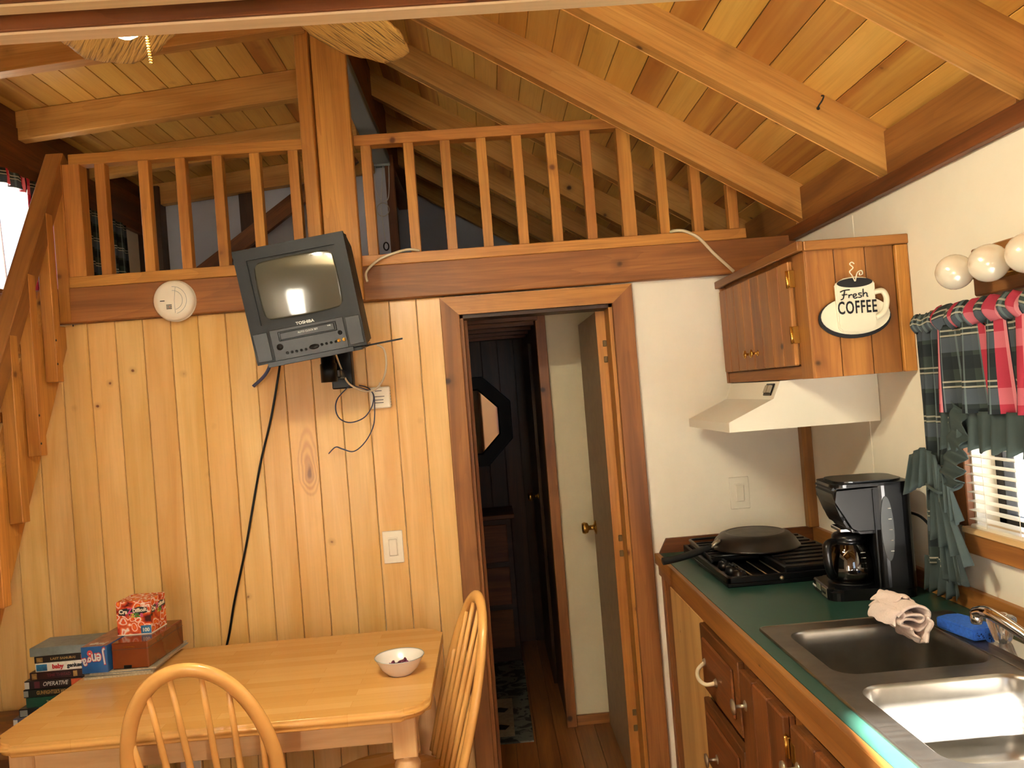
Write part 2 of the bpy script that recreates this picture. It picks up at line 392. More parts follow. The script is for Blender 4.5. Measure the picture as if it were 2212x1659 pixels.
def face_nx(x, y, z, rot=0.):    # facing -x
    return Matrix.Translation((x, y, z)) @ Matrix.Rotation(-PI/2, 4, 'Z') @ Matrix.Rotation(PI/2, 4, 'X') @ Matrix.Rotation(rot, 4, 'Z')
def rrect(x0, y0, x1, y1, r, n=6):
    out = []
    for cx, cy, a0 in ((x1-r, y1-r, 0), (x0+r, y1-r, 90), (x0+r, y0+r, 180), (x1-r, y0+r, 270)):
        for i in range(n+1):
            a = math.radians(a0+90*i/n); out.append((cx+r*math.cos(a), cy+r*math.sin(a)))
    return out
def smoothpts(pts, k=6):
    pts = [V(p) for p in pts]; out = []
    for i in range(len(pts)-1):
        a = pts[max(i-1, 0)]; b = pts[i]; c = pts[i+1]; d = pts[min(i+2, len(pts)-1)]
        for j in range(k):
            t = j/k; out.append(.5*((2*b)+(c-a)*t+(2*a-5*b+4*c-d)*t*t+(-a+3*b-3*c+d)*t**3))
    out.append(pts[-1]); return out

# ================================================================ SETTING
XL, XR = -1.85, 1.155
YR, YF = -4.6, 3.0
PITCH = .62
def zr(x): return 2.134+PITCH*(XR-x)       # underside of the right roof boards
def zl(x): return 2.915+.085*(x+.6)        # underside of the left roof boards
XRG = -.445                                # right face of the ridge beam

# floor ------------------------------------------------------------
fl = MB().box((XL-.1, YR-.1, -.12), (XR+.1, YF+.1, -.014)).build('floor', 'deepY'); fl['kind'] = 'structure'
n = 34
for i in range(n):
    x = XL+(i+.5)*(XR-XL)/n
    board('plank', (x, YR, -.007), (x, YF-.02, -.007), (XR-XL)/n-.0015, .014, 'floor', fl, (1, 0, 0), .001)

# back wall with doorway ------------------------------------------------
DX0, DX1, DZ = -.078, .476, 1.797
wb = MB()
wb.box((XL, .0115, 0), (DX0, .1, 1.868)).box((DX0, .0115, DZ), (DX1, .1, 1.868)).box((DX1, 0, 0), (XR, .1, 1.868))
wb = wb.build('wall_back', 'wall'); wb['kind'] = 'structure'
x = -1.399-.0975*5
while x < DX0-.08:
    x0, x1 = max(x, XL+.001), x+.0975
    board('panel_board', ((x0+x1)/2, .0055, .0), ((x0+x1)/2, .0055, 1.868), x1-x0-.002, .011, 'panelk' if abs(x+.7165) < .01 else 'panel', wb, (1, 0, 0), .0022)
    x += .0975
x0, x1 = x, DX0-.01
if x1-x0 > .01: board('panel_board', ((x0+x1)/2, .0055, .0), ((x0+x1)/2, .0055, 1.868), x1-x0-.002, .011, 'panel', wb, (1, 0, 0), .0022)

# right wall with kitchen window ---------------------------------------
KY0, KY1, KZ0, KZ1 = -1.80, -1.0, 1.09, 1.585
wr = MB()
wr.box((XR, YR-.1, 0), (XR+.1, KY0, 2.2)).box((XR, KY1, 0), (XR+.1, YF+.1, 2.2)).box((XR, KY0, 0), (XR+.1, KY1, KZ0)).box((XR, KY0, KZ1), (XR+.1, KY1, 2.2))
wr = wr.build('wall_right', 'wall'); wr['kind'] = 'structure'
MB().box((XR-.0025, -.492, .935), (XR, -.480, 1.96)).build('batten', 'wall', wr)      # drywall joint
MB().box((XR-.0025, -2.9, .935), (XR, -2.888, 1.96)).build('batten', 'wall', wr)

# left wall: tall main room windows and two small loft windows ------------
def wall_yz(name, x0, x1, y0, y1, z0, z1, holes, mat):
    ys = sorted({y0, y1, *[h[0] for h in holes], *[h[1] for h in holes]}); m = MB()
    for a, b in zip(ys, ys[1:]):
        zz = [z0]
        for h in sorted(holes, key=lambda h: h[2]):
            if h[0] <= a and b <= h[1]: zz += [h[2], h[3]]
        zz.append(z1)
        for c, d in zip(zz[::2], zz[1::2]): m.box((x0, a, c), (x1, b, d))
    o = m.build(name, mat); o['kind'] = 'structure'; return o
wall_yz('wall_left', XL-.1, XL, YR-.1, YF+.1, 0, 2.80, [(-2.7, -1.5, .95, 1.95), (.02, .66, 2.06, 2.52), (.96, 1.30, 2.08, 2.50)], 'wall')
# rear wall behind the camera: curtained window and an added opening that lets the sun in
def wall_xz(name, y0, y1, poly_top, holes, mat):
    """wall across x with a polygon top given as [(x,z)...] left to right"""
    xs = sorted({p[0] for p in poly_top} | {h[0] for h in holes} | {h[1] for h in holes}); m = MB()
    def top(x):
        for (a, za), (b, zb) in zip(poly_top, poly_top[1:]):
            if a <= x <= b: return za+(zb-za)*(x-a)/(b-a)
    for a, b in zip(xs, xs[1:]):
        z = 0.
        for h in sorted(holes, key=lambda h: h[2]):
            if h[0] <= a and b <= h[1]:
                if h[2] > z: m.box((a, y0, z), (b, y1, h[2]))
                z = h[3]
        m.prism([(a, z), (b, z), (b, top(b)), (a, top(a))], y0, y1)
    o = m.build(name, mat); o['kind'] = 'structure'; return o
TOP = [(XL, zl(XL)+.02), (XRG-.05, zl(XRG)+.02), (XRG, zr(XRG)+.02), (XR, zr(XR)+.02)]
wrr = wall_xz('wall_rear', YR-.1, YR, TOP, [(-1.70, -1.20, .55, 1.45), (.165, .80, .95, 1.995)], 'wall')
def far_wall(name, y, x0, x1):
    m = MB(); t = (zl if x1 < -.4 else zr)
    m.prism([(x0, 1.87), (x1, 1.87), (x1, t(x1)+.02), (x0, t(x0)+.02)], y, y+.08)
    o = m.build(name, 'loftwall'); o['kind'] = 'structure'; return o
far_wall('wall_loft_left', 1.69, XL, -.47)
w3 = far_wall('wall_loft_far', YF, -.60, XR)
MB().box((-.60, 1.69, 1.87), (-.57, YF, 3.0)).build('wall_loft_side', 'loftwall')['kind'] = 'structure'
MB().box((-.475, 1.66, 1.99), (-.425, 1.70, 2.9), .002).build('wall_stud', 'darkZ', w3)
MB().box((-1.30, 1.65, 1.99), (-1.215, 1.69, 2.80), .002).build('wall_stud', 'deepZ', w3)
MB().box((XL, 1.60, 1.99), (-1.72, 1.69, 2.80), .002).build('wall_stud', 'deepZ', w3)

# loft floor (stair opening at its left end)
lf = MB().box((-1.43, .0, 1.87), (XR, YF, 1.99)).box((XL, .95, 1.87), (-1.43, YF, 1.99)).build('floor_loft', 'pale'+'X'); lf['kind'] = 'structure'
# loft rim beam and its sill
rb_ = board('loft_beam', (XL, -.02, 1.930), (XR, -.02, 1.930), .124, .04, 'beam', None, (0, 0, 1), .003, 'structure'); rb_.name = 'trim_1'
MB().box((1.118, -.035, .935), (XR, .0, 1.868), .002).build('trim_2', 'cedarZ')['kind'] = 'structure'     # corner strip

# door casing ------------------------------------------------------------
cs = empty('door_1', (0, 0, 0), kind='structure')
board('casing', (-.110, -.010, 0), (-.110, -.010, 1.862), .066, .02, 'trim', cs, (1, 0, 0), .002)
board('casing', (.513, -.010, 0), (.513, -.010, 1.862), .075, .02, 'trim', cs, (1, 0, 0), .002)
MB().prism([(-.143, 1.862), (.551, 1.862), (.477, 1.797), (-.078, 1.797)], -.022, -.002).build('head_casing', 'railX', cs)
board('jamb', (DX0+.007, .055, 0), (DX0+.007, .055, DZ), .11, .014, 'trim', cs, (0, 1, 0), .001)
board('jamb', (DX1-.007, .055, 0), (DX1-.007, .055, DZ), .11, .014, 'rail', cs, (0, 1, 0), .001)
board('head_jamb', (DX0, .055, DZ-.007), (DX1, .055, DZ-.007), .11, .014, 'deep', cs, (0, 1, 0), .001)
board('door_stop', (DX0+.02, .085, 0), (DX0+.02, .085, DZ-.014), .03, .012, 'trim', cs, (0, 1, 0), .001)
# door slab, swung 90 degrees into the hall
ds = MB().box((.428, .102, .012), (.462, .672, 1.782), .002).build('door_leaf', plain('tan_hardboard', '94785a', .45, noise=.12, nscale=25), cs)
MB().box((.4275, .1005, .012), (.4625, .1035, 1.782), .0005).build('edge_band', 'railZ', ds)
for z in (1.66, 1.60, .93, .873, .28, .222):
    MB().box((.447, .0975, z-.012), (.462, .101, z+.012), .002).build('hinge_leaf', 'oldbrass', ds)
kb = MB().lathe([(.0, 0), (.030, 0), (.030, .004), (.012, .010), (.010, .030), (.022, .036), (.026, .050), (.022, .060), (0, .062)], n=24, M4=Matrix.Translation((.428, .612, .890)) @ Matrix.Rotation(-PI/2, 4, 'Y')).build('door_knob', 'gold', ds)

# hall behind the doorway ---------------------------------------------------
HW = MB().box((.285, .72, 0), (XR, .80, 1.87)).build('wall_hall', plain('hall_wall', 'd6c8a4', .7, noise=.03, nscale=12)); HW['kind'] = 'structure'
board('baseboard', (.285, .712, .022), (XR, .712, .022), .044, .016, 'floor', HW, (0, 0, 1), .002)
board('casing', (.262, .715, 0), (.262, .715, 1.85), .045, .05, 'trim', HW, (1, 0, 0), .002)
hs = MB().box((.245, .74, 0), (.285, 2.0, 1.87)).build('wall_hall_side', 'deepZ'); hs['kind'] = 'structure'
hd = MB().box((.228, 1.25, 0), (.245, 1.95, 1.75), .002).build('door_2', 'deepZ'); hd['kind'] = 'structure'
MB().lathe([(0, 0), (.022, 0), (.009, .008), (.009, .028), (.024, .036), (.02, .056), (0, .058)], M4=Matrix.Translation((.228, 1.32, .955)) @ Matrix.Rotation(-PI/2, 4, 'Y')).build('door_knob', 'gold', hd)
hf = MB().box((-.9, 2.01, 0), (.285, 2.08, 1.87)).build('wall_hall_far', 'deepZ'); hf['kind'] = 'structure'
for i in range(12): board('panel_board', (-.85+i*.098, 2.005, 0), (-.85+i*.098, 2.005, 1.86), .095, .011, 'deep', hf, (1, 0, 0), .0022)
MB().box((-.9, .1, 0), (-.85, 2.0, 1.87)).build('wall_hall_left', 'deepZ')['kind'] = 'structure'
hj = empty('ceiling_hall', kind='structure')
for i in range(6): board('joist', (-.85, .35+i*.27, 1.84), (.245, .35+i*.27, 1.84), .055, .035, 'dark', hj, (0, 0, 1), .002)

# ceiling: planks on rafters --------------------------------------------------
ce = empty('ceiling', kind='structure')
MB().prism([(XRG-.02, zr(XRG)+.016), (XR+.3, zr(XR+.3)+.016), (XR+.3, zr(XR+.3)+.05), (XRG-.02, zr(XRG)+.05)], YR-.3, YF+.3).build('roof_deck', 'deepY', ce)
MB().prism([(XL-.3, zl(XL-.3)+.016), (XRG-.02, zl(XRG)+.016), (XRG-.02, zl(XRG)+.32), (XL-.3, zl(XL-.3)+.05)], YR-.3, YF+.3).build('roof_deck', 'deepY', ce)
x = .748-.087*14
cr = math.cos(math.atan(PITCH))
while x < XR:
    xa, xb = max(x, XRG), min(x+.087, XR+.02)
    if xb-xa > .01:
        nrm = V((PITCH, 0, 1)).normalized(); c = V(((xa+xb)/2, 0, zr((xa+xb)/2)))+nrm*.008
        board('ceiling_plank', c+V((0, YR, 0)), c+V((0, YF, 0)), (xb-xa)/cr-.0018, .016, 'ceil', ce, (1, 0, -PITCH), .0018)
    x += .087
x = XRG-.075
while x > XL:
    xa, xb = max(x-.098, XL-.02), x
    nrm = V((-.085, 0, 1)).normalized(); c = V(((xa+xb)/2, 0, zl((xa+xb)/2)))+nrm*.008
    board('ceiling_plank', c+V((0, YR, 0)), c+V((0, YF, 0)), (xb-xa)-.0018, .016, 'ceil', ce, (1, 0, .085), .0018)
    x -= .098
RY = [-.1365+.594*k for k in range(-7, 6)]
RH = .121
for i, y in enumerate(RY):
    tl = i == 4
    a = V((XRG+.002, y, zr(XRG+.002)-RH/2)); b = V((XR-.002, y, zr(XR-.002)-RH/2))
    m = MB(); m.prism([(a.x, a.z-RH/2), (b.x, b.z-RH/2), (b.x, b.z+RH/2-.001), (a.x, a.z+RH/2-.001)], -.0265, .0265)
    L = (b-a).length; R = Matrix(((1, 0, 0), (0, 1, 0), (0, 0, 1))).to_4x4()
    # rebuild in a frame whose X runs along the slope so the grain follows it
    X = (b-a)/L; Z = V((0, 1, 0)).cross(X)*-1; F = Matrix((X, V((0, 1, 0)), X.cross(V((0, 1, 0))))).transposed().to_4x4(); F.translation = V(((a.x+b.x)/2, 0, (a.z+b.z)/2))
    bmesh.ops.transform(m.bm, matrix=F.inverted(), verts=m.bm.verts)
    bmesh.ops.bevel(m.bm, geom=list(m.bm.edges), offset=.002, segments=1, affect='EDGES')
    o = m.build('rafter', 'paleX' if False else 'raftX', ce); G = F.copy(); G.translation = F.translation+V((0, y, 0)); o.matrix_basis = G
    xa, xb = XL, XRG-.09
    pa, pb = V((xa, y, zl(xa)-.0605)), V((xb, y, zl(xb)-.0605))
    board('rafter', pa, pb, .118, .053, 'raft', ce, (0, 0, 1), .002)
for a, b in zip([YR-.02]+RY, RY+[YF]):     # frieze boards between the rafters
    if b-a < .1: continue
    board('frieze_board', (XR-.012, a+.028, 2.073), (XR-.012, b-.028, 2.073), .118, .02, 'cedar', ce, (0, 0, 1), .001)
    board('frieze_board', (XL+.012, a+.028, zl(XL)-.06), (XL+.012, b-.028, zl(XL)-.06), .118, .02, 'dark', ce, (0, 0, 1), .001)
board('wall_trim', (XR-.013, YR, 1.992), (XR-.013, YF, 1.992), .044, .026, 'dark', ce, (0, 0, 1), .002).name = 'trim_3'
board('wall_trim', (XL+.013, YR, 2.665), (XL+.013, YF, 2.665), .15, .026, 'dark', ce, (0, 0, 1), .002).name = 'trim_4'
board('wall_trim', (XL+.02, YR, 2.56), (XL+.02, 3, 2.56), .05, .03, 'dark', ce, (0, 0, 1), .002).name = 'trim_5'
rg = board('ridge_beam', (-.49, YR, 3.015), (-.49, YF, 3.015), .23, .09, 'beam', ce, (0, 0, 1), .003)

# kitchen window ---------------------------------------------------------------
wn = empty('window_1', kind='structure')
MB().box((XR-.018, -.90, 1.600), (XR, -1.90, 1.626), .002).build('head_trim', 'trimY', wn)
board('side_casing', (XR-.009, -.965, 1.09), (XR-.009, -.965, 1.60), .06, .018, 'trim', wn, (0, 1, 0), .002)
MB().box((XR-.024, -.98, 1.028), (XR, -1.95, 1.086), .003).build('sill', 'cedarY', wn)
MB().box((XR-.035, -.99, 1.080), (XR+.05, -1.9, 1.094), .002).build('sill_lip', 'nat'+'Y', wn)
for y0, y1, z0, z1 in ((KY1-.03, KY1, KZ0, KZ1), (KY0, KY0+.03, KZ0, KZ1), (-1.42, -1.38, KZ0, KZ1), (KY0, KY1, KZ0, KZ0+.025), (KY0, KY1, KZ1-.025, KZ1)):
    MB().box((XR+.055, y0, z0), (XR+.085, y1, z1), .002).build('window_frame', 'mat_blk', wn)
MB().box((XR+.068, KY0+.03, KZ0+.025), (XR+.072, KY1-.03, KZ1-.025)).build('pane', 'glass', wn)
bl = empty('window_blind', (XR-.012, -1.4, 1.57), label='white horizontal slat blind in the kitchen window behind the plaid curtains', cat='window blind')
MB().box((-.012, -.39, -.012), (.018, .39, .012), .002).build('head_rail', 'white', bl)
k = 0; z = 1.545
while z > 1.10:
    mm = Matrix.Translation((0, 0, z-1.57)) @ Matrix.Rotation(math.radians(-3), 4, 'Y')
    MB().box((-.0125, -.39, -.0006), (.0125, .39, .0006), M4=mm).build('slat', 'white', bl); z -= .0215
MB().box((-.012, -.39, -.484), (.012, .39, -.468), .003).build('bottom_rail', 'white', bl)
for y in (-.3, .2, .32): MB().tube([(-.014, y, 0), (-.014, y, -.47)], .0009, 5).build('ladder_cord', 'white', bl)
# rear window with sheer curtain, left windows, added rear sun opening
w2 = empty('window_2', kind='structure')
for x0, x1, z0, z1 in ((-1.74, -1.70, .51, 1.49), (-1.20, -1.16, .51, 1.49), (-1.74, -1.16, .51, .55), (-1.74, -1.16, 1.45, 1.49)):
    MB().box((x0, YR-.02, z0), (x1, YR+.02, z1), .002).build('window_frame', 'trimZ', w2)
MB().box((-1.70, YR-.05, .55), (-1.20, YR-.046, 1.45)).build('pane', 'glass', w2)
d3 = empty('sun_opening', kind='structure')  # unseen glazed opening, added and sized to cast the counter's sun patch
for x0, x1, z0, z1 in ((.115, .165, .9, 2.045), (.80, .85, .9, 2.045), (.115, .85, .9, .95), (.115, .85, 2.0, 2.045)):
    MB().box((x0, YR-.02, z0), (x1, YR+.02, z1), .002).build('opening_frame', 'trimZ', d3)
MB().box((.165, YR-.05, .95), (.80, YR-.046, 1.995)).build('pane', 'glass', d3)
w4 = empty('window_3', kind='structure')
for (a, b, c, d) in ((-2.7, -1.5, .95, 1.95),):
    for y0, y1, z0, z1 in ((a-.04, a, c-.04, d+.04), (b, b+.04, c-.04, d+.04), (a, b, c-.04, c), (a, b, d, d+.04), ((a+b)/2-.02, (a+b)/2+.02, c, d)):
        MB().box((XL-.02, y0, z0), (XL+.015, y1, z1), .002).build('window_frame', 'trimZ', w4)
    MB().box((XL-.06, a, c), (XL-.056, b, d)).build('pane', 'glass', w4)
w5 = empty('window_4', kind='structure')
w6 = empty('window_5', kind='structure')
for ww, (a, b, c, d) in ((w5, (.02, .66, 2.06, 2.52)), (w6, (.96, 1.30, 2.08, 2.50))):
    for y0, y1, z0, z1 in ((a-.04, a, c-.04, d+.02), (b, b+.04, c-.04, d+.02), (a-.04, b+.04, c-.04, c), (a, b, d, d+.02)):
        MB().box((XL-.02, y0, z0), (XL+.015, y1, z1), .002).build('window_frame', 'railZ', ww)
    MB().box((XL-.06, a, c), (XL-.056, b, d)).build('pane', 'glass', ww)
def hang(name, x, y0, y1, z0, z1, mat, label, cat='curtain', amp=.012, folds=6, su=.3, top=None, group=None):
    def fn(u, v):
        a = amp*(.5+.5*v)
        return (x+a*math.sin(u*folds*2*PI)+a*.4*math.sin(u*folds*4.3*PI+1+v*3), y0+(y1-y0)*u, z1+(z0-z1)*v)
    m = MB(); m.grid(folds*10, 14, fn, su, z1-z0); o = m.build(name, mat, None, .0012, fix=False); prop(o, label, cat, group); return o
hang('sheer_curtain', 0, 0, 0, 0, 0, 'sheer', '', amp=0) if False else None
def hangx(name, y, x0, x1, z0, z1, mat, label):
    fn = lambda u, v: (x0+(x1-x0)*u, y+.015*math.sin(u*40), z1+(z0-z1)*v)
    m = MB(); m.grid(50, 6, fn, .4, .9); o = m.build(name, mat, None, .001, fix=False); prop(o, label, 'curtain'); return o
hangx('sheer_curtain', YR+.08, -1.76, -1.14, .48, 1.52, 'sheer', 'white sheer curtain over the rear window behind the viewer, mirrored in the television')
hang('sun_blocking_cloth', XL+.06, -2.9, -1.22, .80, 2.1, 'plaid', 'dark plaid cloth added over the unseen left window to hold back its sunlight', folds=12, su=1.4)  # out-of-view cloth added to block sun and cut daylight fill
hang('loft_curtain', XL+.05, .42, .64, 2.02, 2.53, 'plaidr', 'dark plaid curtain at the right edge of the bright loft window on the left', folds=5, su=.32)
hang('loft_curtain', XL+.05, -.06, .42, 2.47, 2.53, 'plaidr', 'short plaid valance across the top of the bright loft window on the left', folds=6, su=.5)
hang('loft_curtain', XL+.05, .92, 1.34, 2.0, 2.53, 'plaid', 'dark plaid curtain seen between the first two left loft railing balusters', folds=5, su=.45)
# outdoors
MB().box((-30, -30, -.7), (30, 30, -.5)).build('ground', 'ground')['kind'] = 'structure'
tr = empty('tree', (-3.5, 3.02, -.5), label='bare tree branches outside the bright loft window at left', cat='tree')
MB().tube([(0, 0, 0), (.05, .1, 2.), (-.1, .2, 4.5)], [.09, .07, .04], 8).build('trunk', 'bark', tr)
for (a, b) in (((.03, .1, 2.2), (.9, -.9, 3.3)), ((.0, .1, 2.6), (.6, .6, 3.6)), ((.0, .1, 2.3), (.2, -1.4, 2.9)), ((0, .1, 3.0), (.5, -.5, 2.6))):
    MB().tube(smoothpts([a, (V(a)+V(b))/2+V((.03, .06, .12)), b], 5), [.022-.0015*i for i in range(11)], 6).build('branch', 'bark', tr)
MB().box((XR+.35, -.85, -.5), (XR+.45, -1.12, 2.4), .01).build('porch_post', 'cedarZ'); prop(bpy.data.objects['porch_post'], 'brown wooden post outdoors seen through the kitchen window blind', 'post')
# ================================================================ TIMBER THINGS
for y0, y1 in ((-1.903, -1.867), (-1.972, -1.943)):
    tb_ = board('tie_beam', (XL, (y0+y1)/2+.003, 2.0625), (XR, (y0+y1)/2+.003, 2.0625), .125, y1-y0-.006, 'tie', None, (0, 0, 1), .002, 'structure')
    board('shaded_face', (0, 0, 0), (1, 0, 0), .01, .01, 'dark', tb_) if False else None
    fb = board('shaded_face', (XL, y0+.003, 2.0635), (XR, y0+.003, 2.0635), .123, .006, 'dark', None, (0, 0, 1), .001)  # darker front board paints in the shade on the beam's near side
    fb.parent = tb_; fb.matrix_basis = tb_.matrix_basis.inverted() @ fb.matrix_basis
po = empty('post', (-.48, -.04, 1.87), label='tall square timber post rising from the loft beam behind the television', cat='post')
board('main_timber', (.0155, -.011, 0), (.0155, -.011, 1.024), .122, .034, 'rail', po, (1, 0, 0), .003)
board('face_timber', (-.072, -.026, 0), (-.072, -.026, 1.024), .047, .06, 'rail', po, (1, 0, 0), .003)
board('back_timber', (-.0, .025, .12), (-.0, .025, 1.024), .10, .04, 'dark', po, (1, 0, 0), .003)

rl = empty('loft_railing', (0, 0, 1.992), label='orange pine loft railing with square balusters on both sides of the post', cat='railing')
def rb2(x, z0, z1, w=.036): board('baluster', (x, .0, z0-1.992), (x, .0, z1-1.992), w, .036, 'rail', rl, (1, 0, 0), .0015)
board('bottom_rail', (-1.43, .004, .019), (-.585, .004, .019), .088, .038, 'rail', rl, (0, 1, 0), .002)
board('bottom_rail', (-.405, .004, .019), (.976, .004, .019), .088, .038, 'rail', rl, (0, 1, 0), .002)
board('handrail', (-1.41, .0, .455), (-.585, .0, .455), .052, .038, 'rail', rl, (0, 1, 0), .002)
board('handrail', (-.405, .0, .453), (.61, .0, .453), .052, .038, 'rail', rl, (0, 1, 0), .002)
for x in (-1.3065, -1.154, -1.0235, -.894, -.761, -.6245): rb2(x, 2.03, 2.43)
for x in (-.365, -.212, -.081, .049, .177, .301, .426): rb2(x, 2.03, 2.428)
rb2(.563, 2.03, 2.428, .05)
for x, zt in ((.69, 2.335), (.814, 2.262), (.943, 2.18)): rb2(x, 2.03, zt+.02)
board('end_post', (-1.403, .0, .038), (-1.403, .0, .438), .062, .06, 'rail', rl, (1, 0, 0), .002)

# loft stair -----------------------------------------------------------------
SL = 1.67
st = empty('loft_stair', (-1.47, -1.11, 0), label='steep open pine stair with slanted handrail climbing to the loft at far left', cat='stair')
def S(x, y, z): return (x+1.47, y+1.11, z)
for x in (-1.492, -1.835):
    m = MB(); yb = -1.11; w = .16
    # lower edge z = 1.87 + SL*y ; upper edge offset by w (measured square to the slope)
    dz = w*math.sqrt(1+SL*SL)
    m.prism([(yb+.06+1.11, 0), (-.002+1.11, 1.785), (-.002+1.11, 1.86), (-.045+1.11, 1.86), (-.045+1.11, 1.99), (-.08+1.11, 1.99), (yb+.06-dz/SL+1.11, 0)], x-.02+1.47, x+.02+1.47, 'X')
    m.build('stringer', 'railZ', st)
for i in range(8):
    z = .22+i*.222; y = (z-1.87)/SL-.085
    board('tread', S(-1.814, y, z), S(-1.513, y, z), .16, .032, 'rail', st, (0, 1, 0), .002)
for i, (y, zb) in enumerate(((-.020, 1.872), (-.140, 1.660), (-.276, 1.420), (-.400, 1.225), (-.525, 1.0), (-.65, .79), (-.775, .58), (-.9, .37))):
    zt = 2.43+1.66*(y+.02)
    board('baluster', S(-1.450, y, zb), S(-1.450, y, zt), .040, .041, 'rail', st, (1, 0, 0), .002)
board('handrail', S(-1.462, .012, 2.462), S(-1.462, -1.10, 2.462-1.66*1.112), .062, .062, 'trim', st, (1, 0, 0), .003)
for y, z in ((-.035, 1.935), (-.035, 1.86), (-.155, 1.80), (-.155, 1.72), (-.29, 1.55), (-.29, 1.46)):
    MB().lathe([(0, 0), (.0038, 0), (.0038, .001), (0, .001)], n=10, M4=Matrix.Translation(S(-1.4295, y, z)) @ Matrix.Rotation(PI/2, 4, 'Y')).build('bolt_head', 'mat_blk', st)
br = board('loft_brace', (-1.52, 1.5, 2.25), (-.62, 1.5, 2.86), .085, .04, 'dark', None, (0, 0, 1), .002)
prop(br, 'diagonal brown timber brace in the dark loft behind the left railing', 'brace')
fx = empty('strip_fixture', (-.49, 1.68, 2.85), label='grey metal strip fixture under the ridge beam with thin wires dangling from its end', cat='fixture')
MB().box((-.045, -1.55, .0), (.045, 0, .045), .004).build('channel', 'steelgrey', fx)
MB().box((-.046, -.03, -.012), (.046, .01, .012), .003).build('end_cap', 'steelgrey', fx)
for pts in ([(-.527, 1.66, 2.84), (-.535, 1.65, 2.718), (-.505, 1.66, 2.638)], [(-.484, 1.66, 2.84), (-.499, 1.65, 2.715), (-.510, 1.66, 2.638), (-.511, 1.65, 2.561), (-.504, 1.65, 2.456), (-.498, 1.64, 2.391)],
            [(-.451, 1.66, 2.84), (-.458, 1.65, 2.712), (-.471, 1.66, 2.649), (-.497, 1.65, 2.637)]):
    MB().tube([V(p)-V((-.49, 1.68, 2.85)) for p in smoothpts(pts, 5)], .003, 6).build('wire', 'lettr', fx)
MB().tube([(-.012+.035*math.cos(a/20*2*PI), -.03, -.26+.038*math.sin(a/20*2*PI)) for a in range(20)], .0025, 6, closed=True).build('pull_ring', 'nick', fx)
MB().tube([(-.008+.014*math.cos(a/14*2*PI), -.04, -.47+.022*math.sin(a/14*2*PI)) for a in range(14)], .004, 6, closed=True).build('pull_ring', 'mat_blk', fx)

# ceiling fan -------------------------------------------------------------------
FX, FY = -.395, -1.60
fan = empty('ceiling_fan', (FX, FY, 2.33), label='ceiling fan with carved palm-leaf blades and lit bulbs, half hidden by the near tie beam', cat='ceiling fan')
MB().lathe([(0, .06), (.05, .06), (.09, .04), (.10, .0), (.09, -.035), (.05, -.05), (0, -.05)]).build('motor_housing', 'gold', fan)
MB().lathe([(.012, .05), (.012, .42)], n=12).build('downrod', 'gold', fan)
MB().lathe([(0, .42), (.012, .42), (.05, .46), (.06, .49), (0, .49)]).build('canopy', 'gold', fan)
def leaf(ang):
    m = MB()
    outline = [(-.0, .035), (.1, .07), (.22, .098), (.32, .108), (.40, .102), (.46, .080), (.495, .04), (.50, .0)]
    def hw(u):
        x = u*.5
        for (a, b), (c, d) in zip(outline, outline[1:]):
            if a <= x <= c+1e-6: return b+(d-b)*(x-a)/(c-a)
        return 0
    def fn(u, v):
        r = .13+.53*u; h = hw(u)*(1+.03*math.sin(u*37)+.015*math.sin(u*91)); y = (v-.5)*2*h
        return (r+.006*math.sin(v*11)*u, y, .012*abs(v-.5)-.01*u)
    m.grid(34, 20, fn, .5, .21)
    for f in m.bm.faces:
        for lp in f.loops: lp[m.uv].uv = (lp.vert.co.x+ang, lp.vert.co.y+.1*lp.vert.co.x)
    R = Matrix.Rotation(ang, 4, 'Z') @ Matrix.Rotation(math.radians(10), 4, 'X')
    bmesh.ops.transform(m.bm, matrix=R, verts=m.bm.verts)
    o = m.build('blade', 'leaf', fan, .008, fix=False)
    a = MB(); a.box((.07, -.02, -.008), (.2, .02, .0), .002); bmesh.ops.transform(a.bm, matrix=R, verts=a.bm.verts); a.build('blade_iron', 'gold', o)
for a in (71, 131, 203, 275, 347): leaf(math.radians(a))
MB().lathe([(0, -.05), (.045, -.055), (.055, -.085), (.04, -.11), (0, -.115)]).build('light_kit', 'gold', fan)
for dx, dy in ((-.145, .02), (.16, .0), (.0, -.15)):
    lamp = MB(); d = V((dx, dy, -.045)).normalized(); s0 = V((0, 0, -.085))+d*.04; s1 = V((dx, dy, -.108 if dx < -.1 else -.100))
    lamp.tube([s0, (s0+s1)/2+V((0, 0, .01)), s1], .012, 10); lo = lamp.build('lamp_holder', 'gold', fan)
    ax_ = V((dx, dy, 0)).normalized()*(.12 if dx < -.1 else .75 if dx > .1 else .4)+V((0, 0, -1)); q_ = V((0, 0, -1)).rotation_difference(ax_.normalized()).to_matrix().to_4x4()
    MB().lathe([(.0, .012), (.018, .010), (.030, -.010), (.038, -.040), (.042, -.062)], n=28, cap=False, M4=Matrix.Translation(s1) @ q_).build('cutoff_cup', 'gold', lo, .0015)  # cup added around each bulb to cut its upward light
    MB().lathe([(.0, .0), (.012, -.002), (.016, -.02), (.027, -.042), (.030, -.058), (.024, -.075), (.012, -.085), (0, -.087)], n=20, cap=False, M4=Matrix.Translation(s1) @ q_).build('bulb', 'bulb_on', lo)
ch = MB()
for i in range(26): ch.lathe([(0, -.0022), (.0042, 0), (0, .0022)], c=(-.125+.0003*i, .03, -.12-i*.0046), n=6, cap=False)
ch.build('pull_chain', 'gold', fan)

